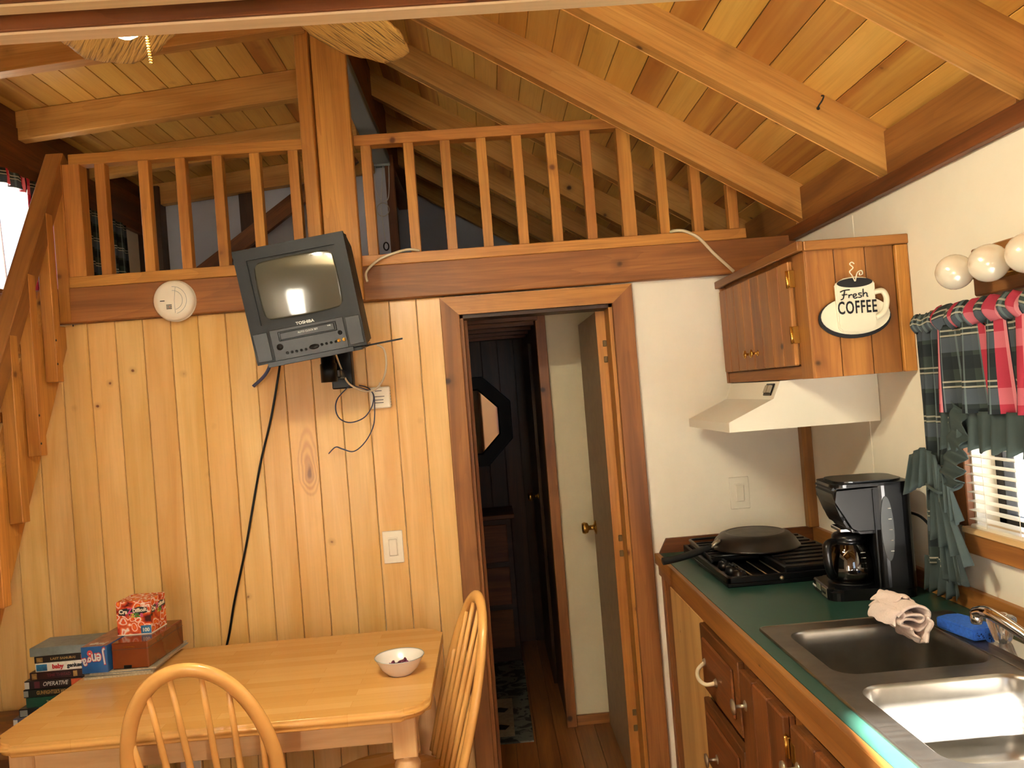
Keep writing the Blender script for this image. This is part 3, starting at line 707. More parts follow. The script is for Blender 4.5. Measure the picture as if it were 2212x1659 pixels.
# ================================================================ TELEVISION
TVC = V((-.526, -.40, 1.668)); TVR = (Matrix.Rotation(math.radians(-6.8), 4, 'Y') @ Matrix.Rotation(math.radians(7), 4, 'X')).to_euler()
tv = empty('television', TVC, rot=TVR, label='charcoal tube television with built-in video player, tilted on its wall mount', cat='television')
hw_, H_ = .170, .352
m = MB()
m.prism([(-hw_, 0), (hw_, 0), (hw_, H_), (-hw_, H_)], .0, .06)
# tapered rear
vs = []
for y, sx, zb, zt in ((.06, .168, .002, H_-.003), (.22, .158, .004, .325), (.31, .125, .03, .27)):
    vs += [(-sx, y, zb), (sx, y, zb), (sx, y, zt), (-sx, y, zt)]
m.add(vs, [(k+a, k+(a+1) % 4, k+4+(a+1) % 4, k+4+a) for k in (0, 4) for a in range(4)]+[(8, 9, 10, 11)])
bmesh.ops.bevel(m.bm, geom=[e for e in m.bm.edges], offset=.006, segments=2, affect='EDGES')
m.build('cabinet', 'tv', tv)
fr = MB()   # front bezel ring
SX0, SX1, SZ0, SZ1 = -.133, .137, .118, .318
for c0, c1 in (((-hw_, -.014, SZ1), (hw_, .002, H_)), ((-hw_, -.014, .0), (hw_, .002, SZ0)), ((-hw_, -.014, SZ0), (SX0, .002, SZ1)), ((SX1, -.014, SZ0), (hw_, .002, SZ1))): fr.box(c0, c1)
fr.build('bezel', 'tv', tv)
MB().box((SX0, -.0035, SZ0), (SX1, -.0015, SZ1)).build('screen_mask', 'mat_blk', tv)
def scr(u, v):
    a, b = 2*u-1, 2*v-1; a2 = a*(1-.03*b*b-.03*abs(b)**12); b2 = b*(1-.045*a*a-.04*abs(a)**12)
    return (.004+a2*.124, -.002-.010*(1-(a*a*.6+b*b*.4)), .218+b2*.092)
m = MB(); m.grid(48, 36, scr); m.build('screen', 'screen', tv, .001, fix=False)
text('brand_lettering', 'TOSHIBA', .0125, face_y(.0, -.0145, .104), 'lettr', tv, sx=1.1, bold=.0003)
MB().box((-.112, -.017, .0), (.115, -.013, .098), .001).build('control_panel', 'tv2', tv)
MB().box((-.088, -.0195, .060), (.092, -.0165, .090), .002).build('tape_slot', 'blk', tv)
MB().box((-.082, -.0215, .064), (.086, -.0190, .086), .002).build('tape_flap', 'tv2', tv)
text('slot_lettering', 'AUTO CLOCK SET', .0075, face_y(.004, -.0218, .077), 'lettr', tv)
text('slot_lettering', 'VHS', .006, face_y(.070, -.0218, .080), 'lettr', tv)
for s in (-1, 1):
    x0 = -hw_+.006 if s < 0 else .121
    g = MB().box((x0, -.0165, .008), (x0+.044, -.0135, .095), .001).build('speaker_grille', 'tv2', tv)
MB().lathe([(0, 0), (.010, 0), (.009, .006), (0, .006)], M4=Matrix.Translation((-.090, -.017, .044)) @ Matrix.Rotation(PI/2, 4, 'X')).build('knob', 'blk', tv)
for x, z in [(-.072+.0145*i, .022) for i in range(5)]+[(.036+.0145*i, .027) for i in range(4)]:
    MB().lathe([(0, 0), (.0045, 0), (.004, .003), (0, .003)], n=12, M4=Matrix.Translation((x, -.017, z)) @ Matrix.Rotation(PI/2, 4, 'X')).build('button', 'blk', tv)
MB().lathe([(0, 0), (.016, 0), (.014, .003), (0, .003)], sy=.5, M4=Matrix.Translation((.012, -.017, .025)) @ Matrix.Rotation(PI/2, 4, 'X')).build('button', 'blk', tv)
MB().lathe([(0, 0), (.007, 0), (.005, .004), (0, .004)], n=14, M4=Matrix.Translation((.098, -.017, .052)) @ Matrix.Rotation(PI/2, 4, 'X')).build('jack', 'blk', tv)
for x in (.090, .106):
    MB().lathe([(0, 0), (.0055, 0), (.0055, .003), (.003, .003), (.003, .001), (0, .001)], n=14, M4=Matrix.Translation((x, -.017, .029)) @ Matrix.Rotation(PI/2, 4, 'X')).build('jack', 'gold', tv)

mt = empty('television_mount', (-.52, 0, 1.60), label='black swivel wall mount with flat tray holding the television', cat='wall mount')
TM = Matrix.Translation(TVC-V((-.52, 0, 1.60))) @ TVR.to_matrix().to_4x4()
MB().box((-.135, -.022, -.012), (.155, .20, -.002), .001, TM).build('tray', 'blkm', mt)
MB().box((-.135, -.026, -.012), (.13, -.018, .004), .001, TM).build('tray_lip', 'blkm', mt)
MB().box((.13, .05, -.008), (.275, .07, -.003), .001, TM).build('tray_bar', 'blkm', mt)
MB().lathe([(.028, -.012), (.028, .05), (.024, .052), (.024, .10)], c=(-.01, -.15, .0), n=24).build('swivel', 'blkm', mt)
MB().box((-.035, -.15, .0), (.03, -.02, .03), .004).build('arm', 'blkm', mt)
MB().box((-.022, -.045, -.035), (.052, -.0, .10), .003).build('wall_bracket', 'blk', mt)

def cord(name, pts, r, mat, label, cat='cable', k=6, flat=None):
    o = MB().tube(smoothpts(pts, k), r, 8, flat=flat).build(name, mat); prop(o, label, cat); return o
cord('power_cord', [(-.70, -.10, 1.70), (-.724, -.03, 1.66), (-.771, -.012, 1.486), (-.825, -.012, 1.31), (-.894, -.012, 1.036), (-.949, -.012, .845), (-.99, -.012, .685), (-1.07, -.012, .50), (-1.138, -.012, .372), (-1.151, -.02, .335)], .0042, 'blk', 'long black power cord slanting down the panelled wall behind the table', 'power cord')
cord('strap', [(-.742, -.09, 1.690), (-.753, -.05, 1.665), (-.776, -.045, 1.631), (-.819, -.04, 1.597)], .004, 'bluecord', 'short blue-black strap end hanging from the left of the television tray', 'strap', flat=(.006, .0018))
cord('coiled_strap', [(-.479, -.045, 1.575), (-.526, -.04, 1.533), (-.537, -.04, 1.493), (-.524, -.04, 1.459), (-.489, -.036, 1.443), (-.442, -.034, 1.456), (-.412, -.032, 1.491), (-.402, -.030, 1.531), (-.418, -.03, 1.56), (-.45, -.03, 1.572)], .0035, 'bluecord', 'looped blue-black strap ring under the television mount', 'strap', flat=(.0055, .002))
cord('hanging_strap', [(-.482, -.05, 1.578), (-.426, -.05, 1.556), (-.400, -.05, 1.539), (-.399, -.046, 1.49), (-.409, -.044, 1.425), (-.441, -.044, 1.372), (-.484, -.042, 1.341), (-.523, -.04, 1.352), (-.547, -.04, 1.361), (-.573, -.04, 1.34)], .0045, 'bluecord', 'blue-black strap dangling in a curve below the white wall box', 'strap', flat=(.007, .002))
cord('coax_cable', [(-.500, -.16, 1.68), (-.501, -.06, 1.629), (-.48, -.056, 1.580), (-.425, -.056, 1.549), (-.384, -.056, 1.558), (-.357, -.056, 1.593), (-.345, -.056, 1.641), (-.349, -.056, 1.691), (-.372, -.06, 1.709)], .0034, 'cab_white', 'thin beige cable looping under the right end of the television tray')
cord('coax_cable', [(-.385, -.09, 1.93), (-.390, -.07, 1.96), (-.374, -.06, 1.985), (-.34, -.055, 2.010), (-.298, -.05, 2.026), (-.241, -.04, 2.040), (-.20, -.02, 2.036)], .0045, 'cab_white', 'beige cable from the television curving over the loft sill beside the post')
cord('coax_cable', [(.70, .03, 2.038), (.715, -.03, 2.038), (.752, -.052, 2.030), (.8, -.055, 2.0), (.846, -.055, 1.945), (.877, -.06, 1.910), (.913, -.06, 1.872)], .0055, 'cab_white', 'off-white cable running from the loft sill down behind the corner cabinet')

# wall fittings ------------------------------------------------------------------
sd = empty('smoke_detector', (-1.066, -.031, 1.918), label='round cream smoke detector on the loft beam left of the television', cat='smoke detector')
F = Matrix.Rotation(PI/2, 4, 'X')
MB().lathe([(0, 0), (.071, 0), (.073, .008), (.073, .012)], n=48, M4=F).build('base_ring', 'white', sd)
MB().lathe([(.070, .010), (.071, .024), (.066, .032), (.050, .036), (0, .037)], n=48, M4=F, cap=False).build('cover', 'white', sd)
for r in (.034, .048):
    MB().tube([(r*math.cos(a), -.0372, r*math.sin(a)) for a in [math.radians(-75+i*7.5) for i in range(23)]], .0007, 5).build('groove_ring', 'steelgrey', sd)
MB().tube([(.012, -.037, .045), (.006, -.037, .0), (.006, -.037, -.045)], .0006, 5).build('seam_line', 'steelgrey', sd)
for i in range(4):
    for j in range(3): MB().box((-.022+i*.0048, -.0385, -.030+j*.006), (-.0195+i*.0048, -.0365, -.0262+j*.006)).build('sounder_slot', 'red' if (i, j) == (2, 1) else 'ink', sd)
MB().box((-.043, -.0385, -.002), (-.028, -.0365, .001)).build('arrow_mark', 'ink', sd)
def switch(name, x, y, z, label, rz=0):
    s = empty(name, (x, y, z), rz, label=label, cat='light switch')
    MB().box((-.036, -.006, -.058), (.036, 0, .058), .003, seg=2).build('plate', 'white', s)
    MB().box((-.0175, -.0075, -.034), (.0175, -.005, .034), .0005).build('frame', 'white', s)
    MB().box((-.0155, -.0125, -.031), (.0155, -.006, .031), .003, Matrix.Rotation(math.radians(4), 4, 'X')).build('rocker', 'white', s); return s
switch('light_switch', -.377, 0, .987, 'white rocker light switch on the pine panelling left of the doorway')
switch('light_switch', .885, 0, 1.076, 'white rocker light switch on the plain wall above the cooktop')
ol = empty('wall_outlet', (-1.147, 0, .318), label='white wall outlet low on the panelling under the table with the black cord plugged in', cat='outlet')
MB().box((-.036, -.006, -.058), (.036, 0, .058), .003).build('plate', 'white', ol)
for z in (-.02, .02): MB().box((-.013, -.009, z-.012), (.013, -.005, z+.012), .003).build('socket', 'white', ol)
MB().box((-.012, -.035, .010), (.012, -.009, .034), .004).build('plug', 'blk', ol)
tb = empty('wall_box', (-.380, 0, 1.525), label='small white plastic wall box with dark lettered lines beside the hanging straps', cat='wall box')
MB().box((-.036, -.030, -.040), (.036, 0, .036), .004).build('housing', 'white', tb)
for i, (z, w) in enumerate(((.022, .012), (.002, .020), (-.010, .016), (-.020, .016))): MB().box((-w-.004, -.0312, z-.0012), (w-.004, -.0295, z+.0012)).build('printed_line', 'ink', tb)
MB().tube([(.0, -.015, .036), (.002, -.015, .052)], .003, 8).build('stub', 'white', tb)
for z in (-.03, -.02, -.01, .0, .01, .02): MB().box((.035, -.025, z-.002), (.0368, -.008, z+.002)).build('vent_slot', 'steelgrey', tb)

# ================================================================ KITCHEN
CZ = .884
ct = empty('countertop', (.575, 0, CZ), label='dark green laminate countertop with stained wood edge strip', cat='countertop')
def C(x, y, z): return (x-.575, y, z-CZ)
HX0, HX1, HY0, HY1 = .64, 1.05, -1.74, -1.0
m = MB()
for a, b, c, d in ((.575, 1.155, -1.0, 0), (.575, HX0, HY0, HY1), (HX1, 1.155, HY0, HY1), (.575, 1.155, -2.3, HY0)): m.box(C(a, c, CZ-.02), C(b, d, CZ))
m.build('laminate', 'counter', ct)
board('edge_strip', C(.5665, -2.3, .8655), C(.5665, -.0, .8655), .037, .017, 'cedar', ct, (0, 0, 1), .002)
board('edge_rail', C(.5735, -2.3, .8255), C(.5735, -.0, .8255), .040, .010, 'cedar', ct, (0, 0, 1), .001)
MB().prism([(.0, 0), (.58, 0), (.58, .051), (.028, .051)], -.014, -.0005).build('backsplash', 'dark'+'X', ct)
board('backsplash', C(1.146, -2.3, .9095), C(1.146, -.014, .9095), .051, .018, 'cedar', ct, (0, 0, 1), .002)
# base cabinet
bc = empty('base_cabinet', (.575, 0, 0), label='long dark stained base cabinet under the green countertop', cat='cabinet')
def B(x, y, z): return (x-.575, y, z)
MB().box(B(.60, -2.3, .0), B(1.15, -.005, .66), 0).box(B(.60, -.98, .66), B(1.15, -.005, CZ-.021), 0).build('carcass', 'darkZ', bc)
board('stile', B(.587, -.024, 0), B(.587, -.024, .807), .045, .022, 'trim', bc, (0, 1, 0), .002)
board('stile', B(.587, -.093, 0), B(.587, -.093, .807), .085, .018, 'trim', bc, (0, 1, 0), .002)
board('stile', B(.587, -.965, 0), B(.587, -.965, .807), .05, .02, 'dark', bc, (0, 1, 0), .002)
board('stile', B(.587, -1.295, 0), B(.587, -1.295, .807), .04, .02, 'trim', bc, (0, 1, 0), .002)
board('stile', B(.587, -1.72, 0), B(.587, -1.72, .807), .08, .02, 'dark', bc, (0, 1, 0), .002)
board('bottom_rail', B(.587, -2.3, .06), B(.587, -.05, .06), .1, .018, 'trim', bc, (0, 0, 1), .002)
MB().box(B(.572, -.585, .06), B(.588, -.160, .800), .002).build('side_board', 'pale'+'Z', bc)
def routed(name, y0, y1, z0, z1, mat, parent=bc, boards=1):
    m = MB(); m.box(B(.558, y0, z0), B(.578, y1, z1), .004, seg=2)
    o = m.build(name, mat, parent)
    m = MB(); m.box(B(.551, y0+.035, z0+.03), B(.560, y1-.035, z1-.03), .005); m.build('raised_field', mat, o); return o
def knob(parent, y, z, mat='nick', x=.551, r=.018):
    MB().lathe([(0, 0), (.013, 0), (.012, .002), (.0045, .004), (.004, .022), (.006, .026), (r, .028), (r, .032), (0, .034)], n=20, M4=Matrix.Translation(B(x, y, z)) @ Matrix.Rotation(-PI/2, 4, 'Y')).build('knob', mat, parent)
d1 = routed('drawer', -.945, -.592, .612, .800, 'darkY')
pl = MB(); pts = smoothpts([B(.551, -.655, .705), B(.527, -.665, .690), B(.518, -.700, .678), B(.527, -.745, .676), B(.551, -.760, .684)], 6)
pl.tube(pts, .0055, 8); pl.build('pull', 'cab_white', d1)
for y, z in ((-.655, .705), (-.760, .684)): MB().lathe([(0, 0), (.012, 0), (.008, .006), (0, .006)], n=16, M4=Matrix.Translation(B(.551, y, z)) @ Matrix.Rotation(-PI/2, 4, 'Y')).build('pull_rosette', 'nick', d1)
d2 = routed('drawer', -.945, -.575, .385, .580, 'darkY'); knob(d2, -.705, .455)
d3_ = routed('drawer', -.945, -.575, .13, .355, 'darkY'); knob(d3_, -.75, .25)
def cab_door(y0, y1, z0, z1, mat, knoby=None, knobz=.72):
    o = MB().box(B(.565, y0+.002, z0+.002), B(.576, y1-.002, z1-.002)).build('door', mat+'Z', bc)
    n = 3; w = (y1-y0)/n
    for i in range(n): board('door_board', B(.558, y0+w*(i+.5), z0), B(.558, y0+w*(i+.5), z1), w-.001, .016, mat, o, (0, 1, 0), .003)
    if knoby: knob(o, knoby, knobz, x=.550)
    return o
dA = cab_door(-1.275, -.985, .10, .797, 'dark', -1.02, .722)
dB = cab_door(-1.68, -1.315, .10, .797, 'dark', -1.345, .722)
dC = cab_door(-2.2, -1.76, .10, .797, 'dark')
for z in (.742, .25):
    MB().box(B(.549, -1.300, z-.022), B(.556, -1.277, z+.022), .002).tube([B(.549, -1.289, z-.022), B(.549, -1.289, z+.022)], .004, 8).build('hinge', 'gold', dA)
    MB().box(B(.549, -1.336, z-.022), B(.556, -1.312, z+.022), .002).build('hinge', 'gold', dB)

# sink ------------------------------------------------------------------------
sk = empty('kitchen_sink', (.84, -1.36, CZ), label='double-bowl brushed stainless steel sink set in the green countertop', cat='sink')
def K(x, y): return (x-.84, y+1.36)
OUT = rrect(*K(.608, -1.765), *K(1.085, -.972), .018, 5)
bowls = [rrect(*K(.655, -1.325), *K(.985, -1.025), .050, 6), rrect(*K(.655, -1.72), *K(.985, -1.385), .050, 6)]
m = MB(); bm = m.bm; E_ = []
def ring(poly, z, s=1., c=(0, 0)):
    return [bm.verts.new((c[0]+(a-c[0])*s, c[1]+(b-c[1])*s, z)) for a, b in poly]
def edges(vs): return [bm.edges.new((vs[i], vs[(i+1) % len(vs)])) for i in range(len(vs))]
o1 = ring(OUT, .0045, .985); E_ += edges(o1); tops = []
for b in bowls:
    r = ring(b, .0040); E_ += edges(r); tops.append(r)
bmesh.ops.triangle_fill(bm, use_beauty=True, use_dissolve=False, edges=E_)
def bridge(a, b, sm=True):
    n = len(a)
    for i in range(n):
        f = bm.faces.new((a[i], a[(i+1) % n], b[(i+1) % n], b[i])); f.smooth = sm
p = o1
for s, z in ((.988, .0065), (.994, .0065), (1., .0045), (1.001, .0005)):
    q = ring(OUT, z, s); bridge(p, q); p = q
m.build('rim', 'steel', sk)
for b in bowls:
    cx = sum(p[0] for p in b)/len(b); cy = sum(p[1] for p in b)/len(b); m = MB(); bm = m.bm
    p = ring(b, .0040); q = None
    for s, z in ((.985, .002), (.972, -.004), (.960, -.03), (.940, -.12), (.925, -.140), (.88, -.154), (.80, -.160), (.15, -.164)):
        q = ring(b, z, s, (cx, cy)); bridge(p, q); p = q
    bm.faces.new(p); bo = m.build('bowl', 'steel', sk, fix=False)
    MB().lathe([(0, -.1655), (.012, -.165), (.035, -.1615), (.042, -.159), (.046, -.1625)], c=(cx, cy, 0), n=28, cap=False).build('drain', 'chrome', bo)
m = MB(); m.tube([(K(.99, -1.0)[0], K(.99, -1.0)[1], .0045), (K(.99, -1.74)[0], K(.99, -1.74)[1], .0045)], .0018, 6); m.build('ledge_bead', 'steel', sk)

fc = empty('faucet', (1.040, -1.365, CZ+.0045), label='chrome kitchen faucet with long spout and ribbed clear handles', cat='faucet')
MB().prism(rrect(-.028, -.14, .028, .15, .026, 6), 0, .010, 'Z').build('deck_plate', 'chrome', fc)
MB().lathe([(0, .008), (.022, .008), (.022, .014), (.016, .022), (.014, .045), (.010, .052), (0, .053)]).build('spout_base', 'chrome', fc)
sp_ = smoothpts([(0, 0, .034), (-.012, .03, .052), (-.032, .085, .075), (-.036, .118, .076), (-.040, .140, .068)], 6)
MB().tube(sp_, [.0105+.002*min(1, i/12) for i in range(len(sp_))], 14).build('spout', 'chrome', fc)
MB().lathe([(.011, -.020), (.0125, -.012), (.0125, .006), (.0, .008)], c=(-.040, .140, .066), n=18).build('aerator', 'chrome', fc)
for dy in (.118, -.118):
    h = MB().lathe([(0, .010), (.014, .010), (.017, .016), (.027, .050), (.028, .060), (.024, .064), (0, .065)], c=(0, dy, 0), n=72, ribs=18, ra=.035).build('handle', 'acrylic', fc)
    MB().lathe([(0, .064), (.013, .0645), (.012, .070), (0, .072)], c=(0, dy, 0)).build('handle_cap', 'chrome', h)
    MB().lathe([(.006, .008), (.006, .06)], c=(0, dy, 0), n=10).build('handle_stem', 'chrome', h)
sg = empty('sponge', (1.024, -1.140, CZ+.0065), math.radians(8), label='bright blue kitchen sponge on the steel ledge beside the faucet', cat='sponge')
m = MB(); m.prism([(-.032, -.065), (.030, -.068), (.034, 0), (.028, .055), (0, .062), (-.034, .052), (-.028, .02), (-.034, -.02)], 0, .024, 'Z')
bmesh.ops.bevel(m.bm, geom=list(m.bm.edges), offset=.003, segments=2, affect='EDGES'); m.build('body', 'sponge', sg)
pr = MB()
for i in range(26):
    x = random.uniform(-.028, .026); z = random.uniform(.004, .02); r = random.uniform(.0008, .0022)
    pr.lathe([(0, -.0006), (r, 0), (0, .0006)], n=8, M4=Matrix.Translation((x, -.0665-.0012, z)) @ F, cap=False)
pr.build('pores', plain('dark_blue_pore', '12306c', .9), sg)['kind'] = 'stuff'

# towel: a rolled terry cloth slumped over the back corner of the far bowl
tw = empty('dish_towel', (.905, -1.085, CZ+.022), math.radians(8), label='rolled pinkish white terry dish towel draped at the back edge of the sink', cat='towel')
def towel_sheet(prof, w, y0, y1, name, rot=0., zoff=0., taper=.0, xo=0.):
    pr_ = smoothpts([(x*.64, 0, z*.64) for x, z in prof], 5); N = len(pr_)-1; m = MB()
    def fn(u, v):
        i = u*N; a = pr_[int(min(i, N-1))]; b = pr_[int(min(i, N-1))+1]; p = a.lerp(b, i-int(min(i, N-1)))
        k = .0018*math.sin(u*31+v*9)+.0014*math.sin(v*17+u*7)
        s = 1-taper*v
        return (xo+p.x*s+k, y0+(y1-y0)*v+.004*math.sin(u*21), zoff+p.z*s+k*.8)
    m.grid(N*2, 12, fn); return m.build(name, 'towel', tw, .0065, fix=False, sub=1)
spiral = [(-.062, .045), (-.030, .062), (.012, .074), (.042, .066), (.056, .040), (.050, .010), (.022, -.012), (-.012, .000), (-.04, .014), (-.052, .026), (-.035, .032), (.005, .026), (.026, .020), (.034, .030), (.022, .040), (-.010, .046), (-.032, .044)]
towel_sheet(spiral, .1, -.052, .062, 'rolled_part', zoff=.0, taper=.06)
towel_sheet([(-.070, .010), (-.058, .052), (-.040, .060), (-.030, .045), (-.035, .02), (-.02, .0), (.0, -.004)], .06, -.045, .05, 'loose_flap', zoff=.0)
towel_sheet([(-.022, .000), (-.010, -.022), (.008, -.044), (.030, -.046), (.044, -.022), (.054, .012), (.052, .034)], .06, -.062, .02, 'hanging_fold', zoff=.0, taper=.1)
towel_sheet([(-.024, .056), (.002, .084), (.030, .088), (.054, .072), (.058, .048)], .06, .0, .085, 'back_fold', zoff=.0, taper=.1)

# cooktop ------------------------------------------------------------------------
ck = empty('cooktop', (.86, -.31, CZ), label='black drop-in cooktop with grates and griddle lid in the counter corner', cat='cooktop')
def Q(x, y, z): return (x-.86, y+.31, z)
m = MB(); m.box(Q(.655, -.575, .0), Q(1.075, -.045, .014), .003)
for c0, c1 in (((.655, -.575, .012), (.668, -.045, .030)), ((1.062, -.575, .012), (1.075, -.045, .030)), ((.655, -.575, .012), (1.075, -.562, .030)), ((.655, -.058, .012), (1.075, -.045, .030))): m.box(Q(*c0), Q(*c1), .002)
m.build('tray', 'blk', ck)
gl = MB(); gl.box(Q(.835, -.555, .016), Q(1.058, -.075, .044), .004); gr = gl.build('griddle_lid', 'blkm', ck)
for i in range(9): MB().box(Q(.85, -.52+i*.05, .043), Q(1.045, -.50+i*.05, .049), .002).build('rib', 'blkm', gr)
g2 = MB(); g2.box(Q(.672, -.34, .026), Q(.83, -.07, .040), .003); g2 = g2.build('left_lid', 'blkm', ck)
for i in range(7): MB().box(Q(.68, -.325+i*.037, .039), Q(.822, -.311+i*.037, .044), .002).build('rib', 'blkm', g2)
for x in (.74, .785, .825): MB().tube([Q(x, -.56, .022), Q(x, -.35, .022)], .0022, 6).build('grate_bar', 'nick', ck)
gt = MB()
gt.tube([Q(*p) for p in smoothpts([(.672, -.36, .030), (.664, -.30, .050), (.664, -.16, .058), (.672, -.09, .054), (.72, -.075, .052), (.80, -.075, .052)], 5)], .0045, 8).build('grate_frame', 'blkm', ck)
MB().tube([Q(.68, -.36, .048), Q(.83, -.36, .048), Q(.83, -.09, .048)], .004, 8).build('grate_frame', 'blkm', ck)
for i, (x, y) in enumerate(((.700, -.395), (.703, -.465), (.706, -.530))):
    MB().lathe([(0, .0), (.021, 0), (.021, .010), (.017, .024), (0, .025)], c=Q(x, y, .014), n=24).box((Q(x, y, 0)[0]-.004, Q(x, y, 0)[1]-.017, .030), (Q(x, y, 0)[0]+.004, Q(x, y, 0)[1]+.017, .044), .001).build('control_knob', 'blkm', ck)
MB().lathe([(0, 0), (.006, 0), (.006, .004), (0, .006)], n=14, M4=Matrix.Translation(Q(.815, -.576, .018)) @ F).build('screw', 'nick', ck)
# frying pan upside down
pn = empty('frying_pan', (.845, -.262, .936), math.radians(0), label='dark nonstick frying pan resting upside down on the cooktop', cat='frying pan')
MB().lathe([(.140, .0), (.143, .002), (.140, .006), (.128, .026), (.112, .042), (.098, .047), (.092, .0485), (.090, .046), (.084, .0475), (.0, .0475)], n=64, cap=False).build('body', 'pan', pn)
MB().lathe([(.084, .0478), (.0, .0482)], n=48, cap=False).build('base_disc', plain('scuffed_pan_base', '4b463e', .4, .4, noise=.5, nscale=18), pn)
hd_ = V((-.90, -.12, 0)).normalized(); s0 = hd_*.136
hb = MB(); hb.tube([s0+V((.012, 0, .030)), s0*1.04+V((0, 0, .022)), s0*1.14+V((0, 0, .010))], .01, 10, flat=(.011, .006)); hb = hb.build('handle_bracket', 'nick', pn)
for dy in (-.011, .011): MB().lathe([(0, 0), (.006, 0), (.004, .003), (0, .004)], n=12, M4=Matrix.Translation(hd_*.126+V((.0, dy, .030))) @ Matrix.Rotation(-PI/2.6, 4, 'Y')).build('rivet', 'nick', hb)
MB().tube(smoothpts([hd_*.150+V((0, 0, .012)), hd_*.20+V((0, -.004, .002)), hd_*.27+V((0, -.010, -.010)), hd_*.325+V((0, -.012, -.014))], 5), [.009]*3+[.0115]*10+[.0125]*3, 12).build('handle', 'mat_blk', pn)

# coffee maker ---------------------------------------------------------------------
cm = empty('coffee_maker', (.985, -.73, CZ), math.radians(-6), label='black drip coffee maker with glass carafe on the green counter', cat='coffee maker')
W = .088
m = MB(); m.prism(rrect(-.115, -W, .118, W, .035, 6), 0, .030, 'Z'); bmesh.ops.bevel(m.bm, geom=[e for e in m.bm.edges if abs(e.verts[0].co.z-.03) < 1e-4 and abs(e.verts[1].co.z-.03) < 1e-4], offset=.008, segments=3, affect='EDGES')
m.build('base', 'blk', cm)
m = MB(); m.prism(rrect(.015, -W, .118, W, .03, 6), .025, .305, 'Z', smooth=False); m.build('water_tower', 'blk', cm)
# brew head: profile in x,z with curved underside
m = MB(); hp = [(.06, .172), (-.030, .172), (-.050, .182), (-.066, .212), (-.082, .262), (-.087, .292), (-.08, .300), (.06, .305)]
m.prism(hp, -W+.004, W-.004); bmesh.ops.bevel(m.bm, geom=list(m.bm.edges), offset=.010, segments=3, affect='EDGES'); m.build('brew_head', 'blk', cm)
m = MB(); m.prism(rrect(-.086, -W, .118, W, .035, 6), .298, .306, 'Z'); m.prism(rrect(-.070, -W+.012, .105, W-.012, .04, 6), .306, .312, 'Z'); m.build('lid', 'blk', cm)
MB().box((-.062, -.04, .172), (-.020, .04, .182), .002).build('chrome_band', 'chrome', cm)
sw = MB(); pts = [(.045+.016*math.cos(t)*1.0, .185+.085*math.sin(t)) for t in [i*2*PI/28 for i in range(28)]]
sw.prism(pts, -W-.003, -W+.002); sw.build('water_gauge', plain('smoky_gauge', '55585a', .25, coat=.3), cm)
for i in range(5): MB().box((.048, -W-.0045, .125+i*.028), (.056, -W-.0025, .127+i*.028)).build('gauge_mark', 'lettr', cm)
MB().box((.014, -W-.001, .03), (.018, -W+.003, .29), .0005).build('seam', 'mat_blk', cm)
MB().lathe([(0, .030), (.062, .030), (.060, .036), (0, .037)], c=(-.030, 0, 0), n=40).build('warming_plate', 'blkm', cm)
# control panel slanted on the front left of the base
PM = Matrix.Translation((-.113, .0, .004)) @ Matrix.Rotation(math.radians(-38), 4, 'Y')
m = MB(); m.box((-.012, -.07, .0), (.012, .06, .034), .004); bmesh.ops.transform(m.bm, matrix=Matrix.Translation((-.105, 0, 0)), verts=m.bm.verts); m.build('control_panel', 'blk', cm)
MB().box((-.1185, -.066, .006), (-.1165, -.022, .030), .001).build('display', 'nick', cm)
MB().box((-.1185, -.010, .012), (-.1165, .026, .030), .001).build('clock_display', plain('lcd', '767b68', .3), cm)
for y in (-.054, -.042, -.032): MB().lathe([(0, 0), (.004, 0), (.003, .002), (0, .002)], n=10, M4=Matrix.Translation((-.1185, y, .017)) @ Matrix.Rotation(-PI/2, 4, 'Y')).build('button', 'blk', cm)
for y in (.034, .044, .054): MB().box((-.1195, y-.003, .012), (-.1165, y+.003, .018), .001).build('button', 'lettr', cm)
ca = MB().lathe([(.0, .0375), (.056, .038), (.063, .046), (.066, .062), (.062, .095), (.050, .128), (.040, .142), (.038, .148)], c=(-.030, 0, 0), n=48, cap=False).build('carafe', 'carafe', cm, .002)
MB().lathe([(.039, .140), (.043, .144), (.043, .158), (.036, .164), (0, .166)], c=(-.030, 0, 0), n=36, cap=False).build('carafe_lid', 'blk', ca)
MB().lathe([(.0405, .136), (.044, .137), (.044, .148), (.040, .149)], c=(-.030, 0, 0), n=36, cap=False).build('carafe_collar', 'blk', ca)
hpts = smoothpts([(-.072, -.014, .145), (-.096, -.035, .142), (-.102, -.042, .115), (-.098, -.042, .075), (-.086, -.034, .052)], 6)
MB().tube(hpts, .01, 10, flat=(.012, .010)).build('carafe_handle', 'blk', ca)
for i in range(5): MB().box((-.018, -.0600+.001*i, .062+i*.014), (-.006, -.0585+.001*i, .0635+i*.014)).build('level_mark', 'lettr', ca)
MB().tube([V(p)-V((.985, -.73, CZ)) for p in smoothpts([(1.10, -.75, 1.10), (1.125, -.80, 1.09), (1.135, -.85, 1.05), (1.13, -.86, .98), (1.12, -.82, .90)], 5)], .004, 8).build('power_cord', 'blk', cm)

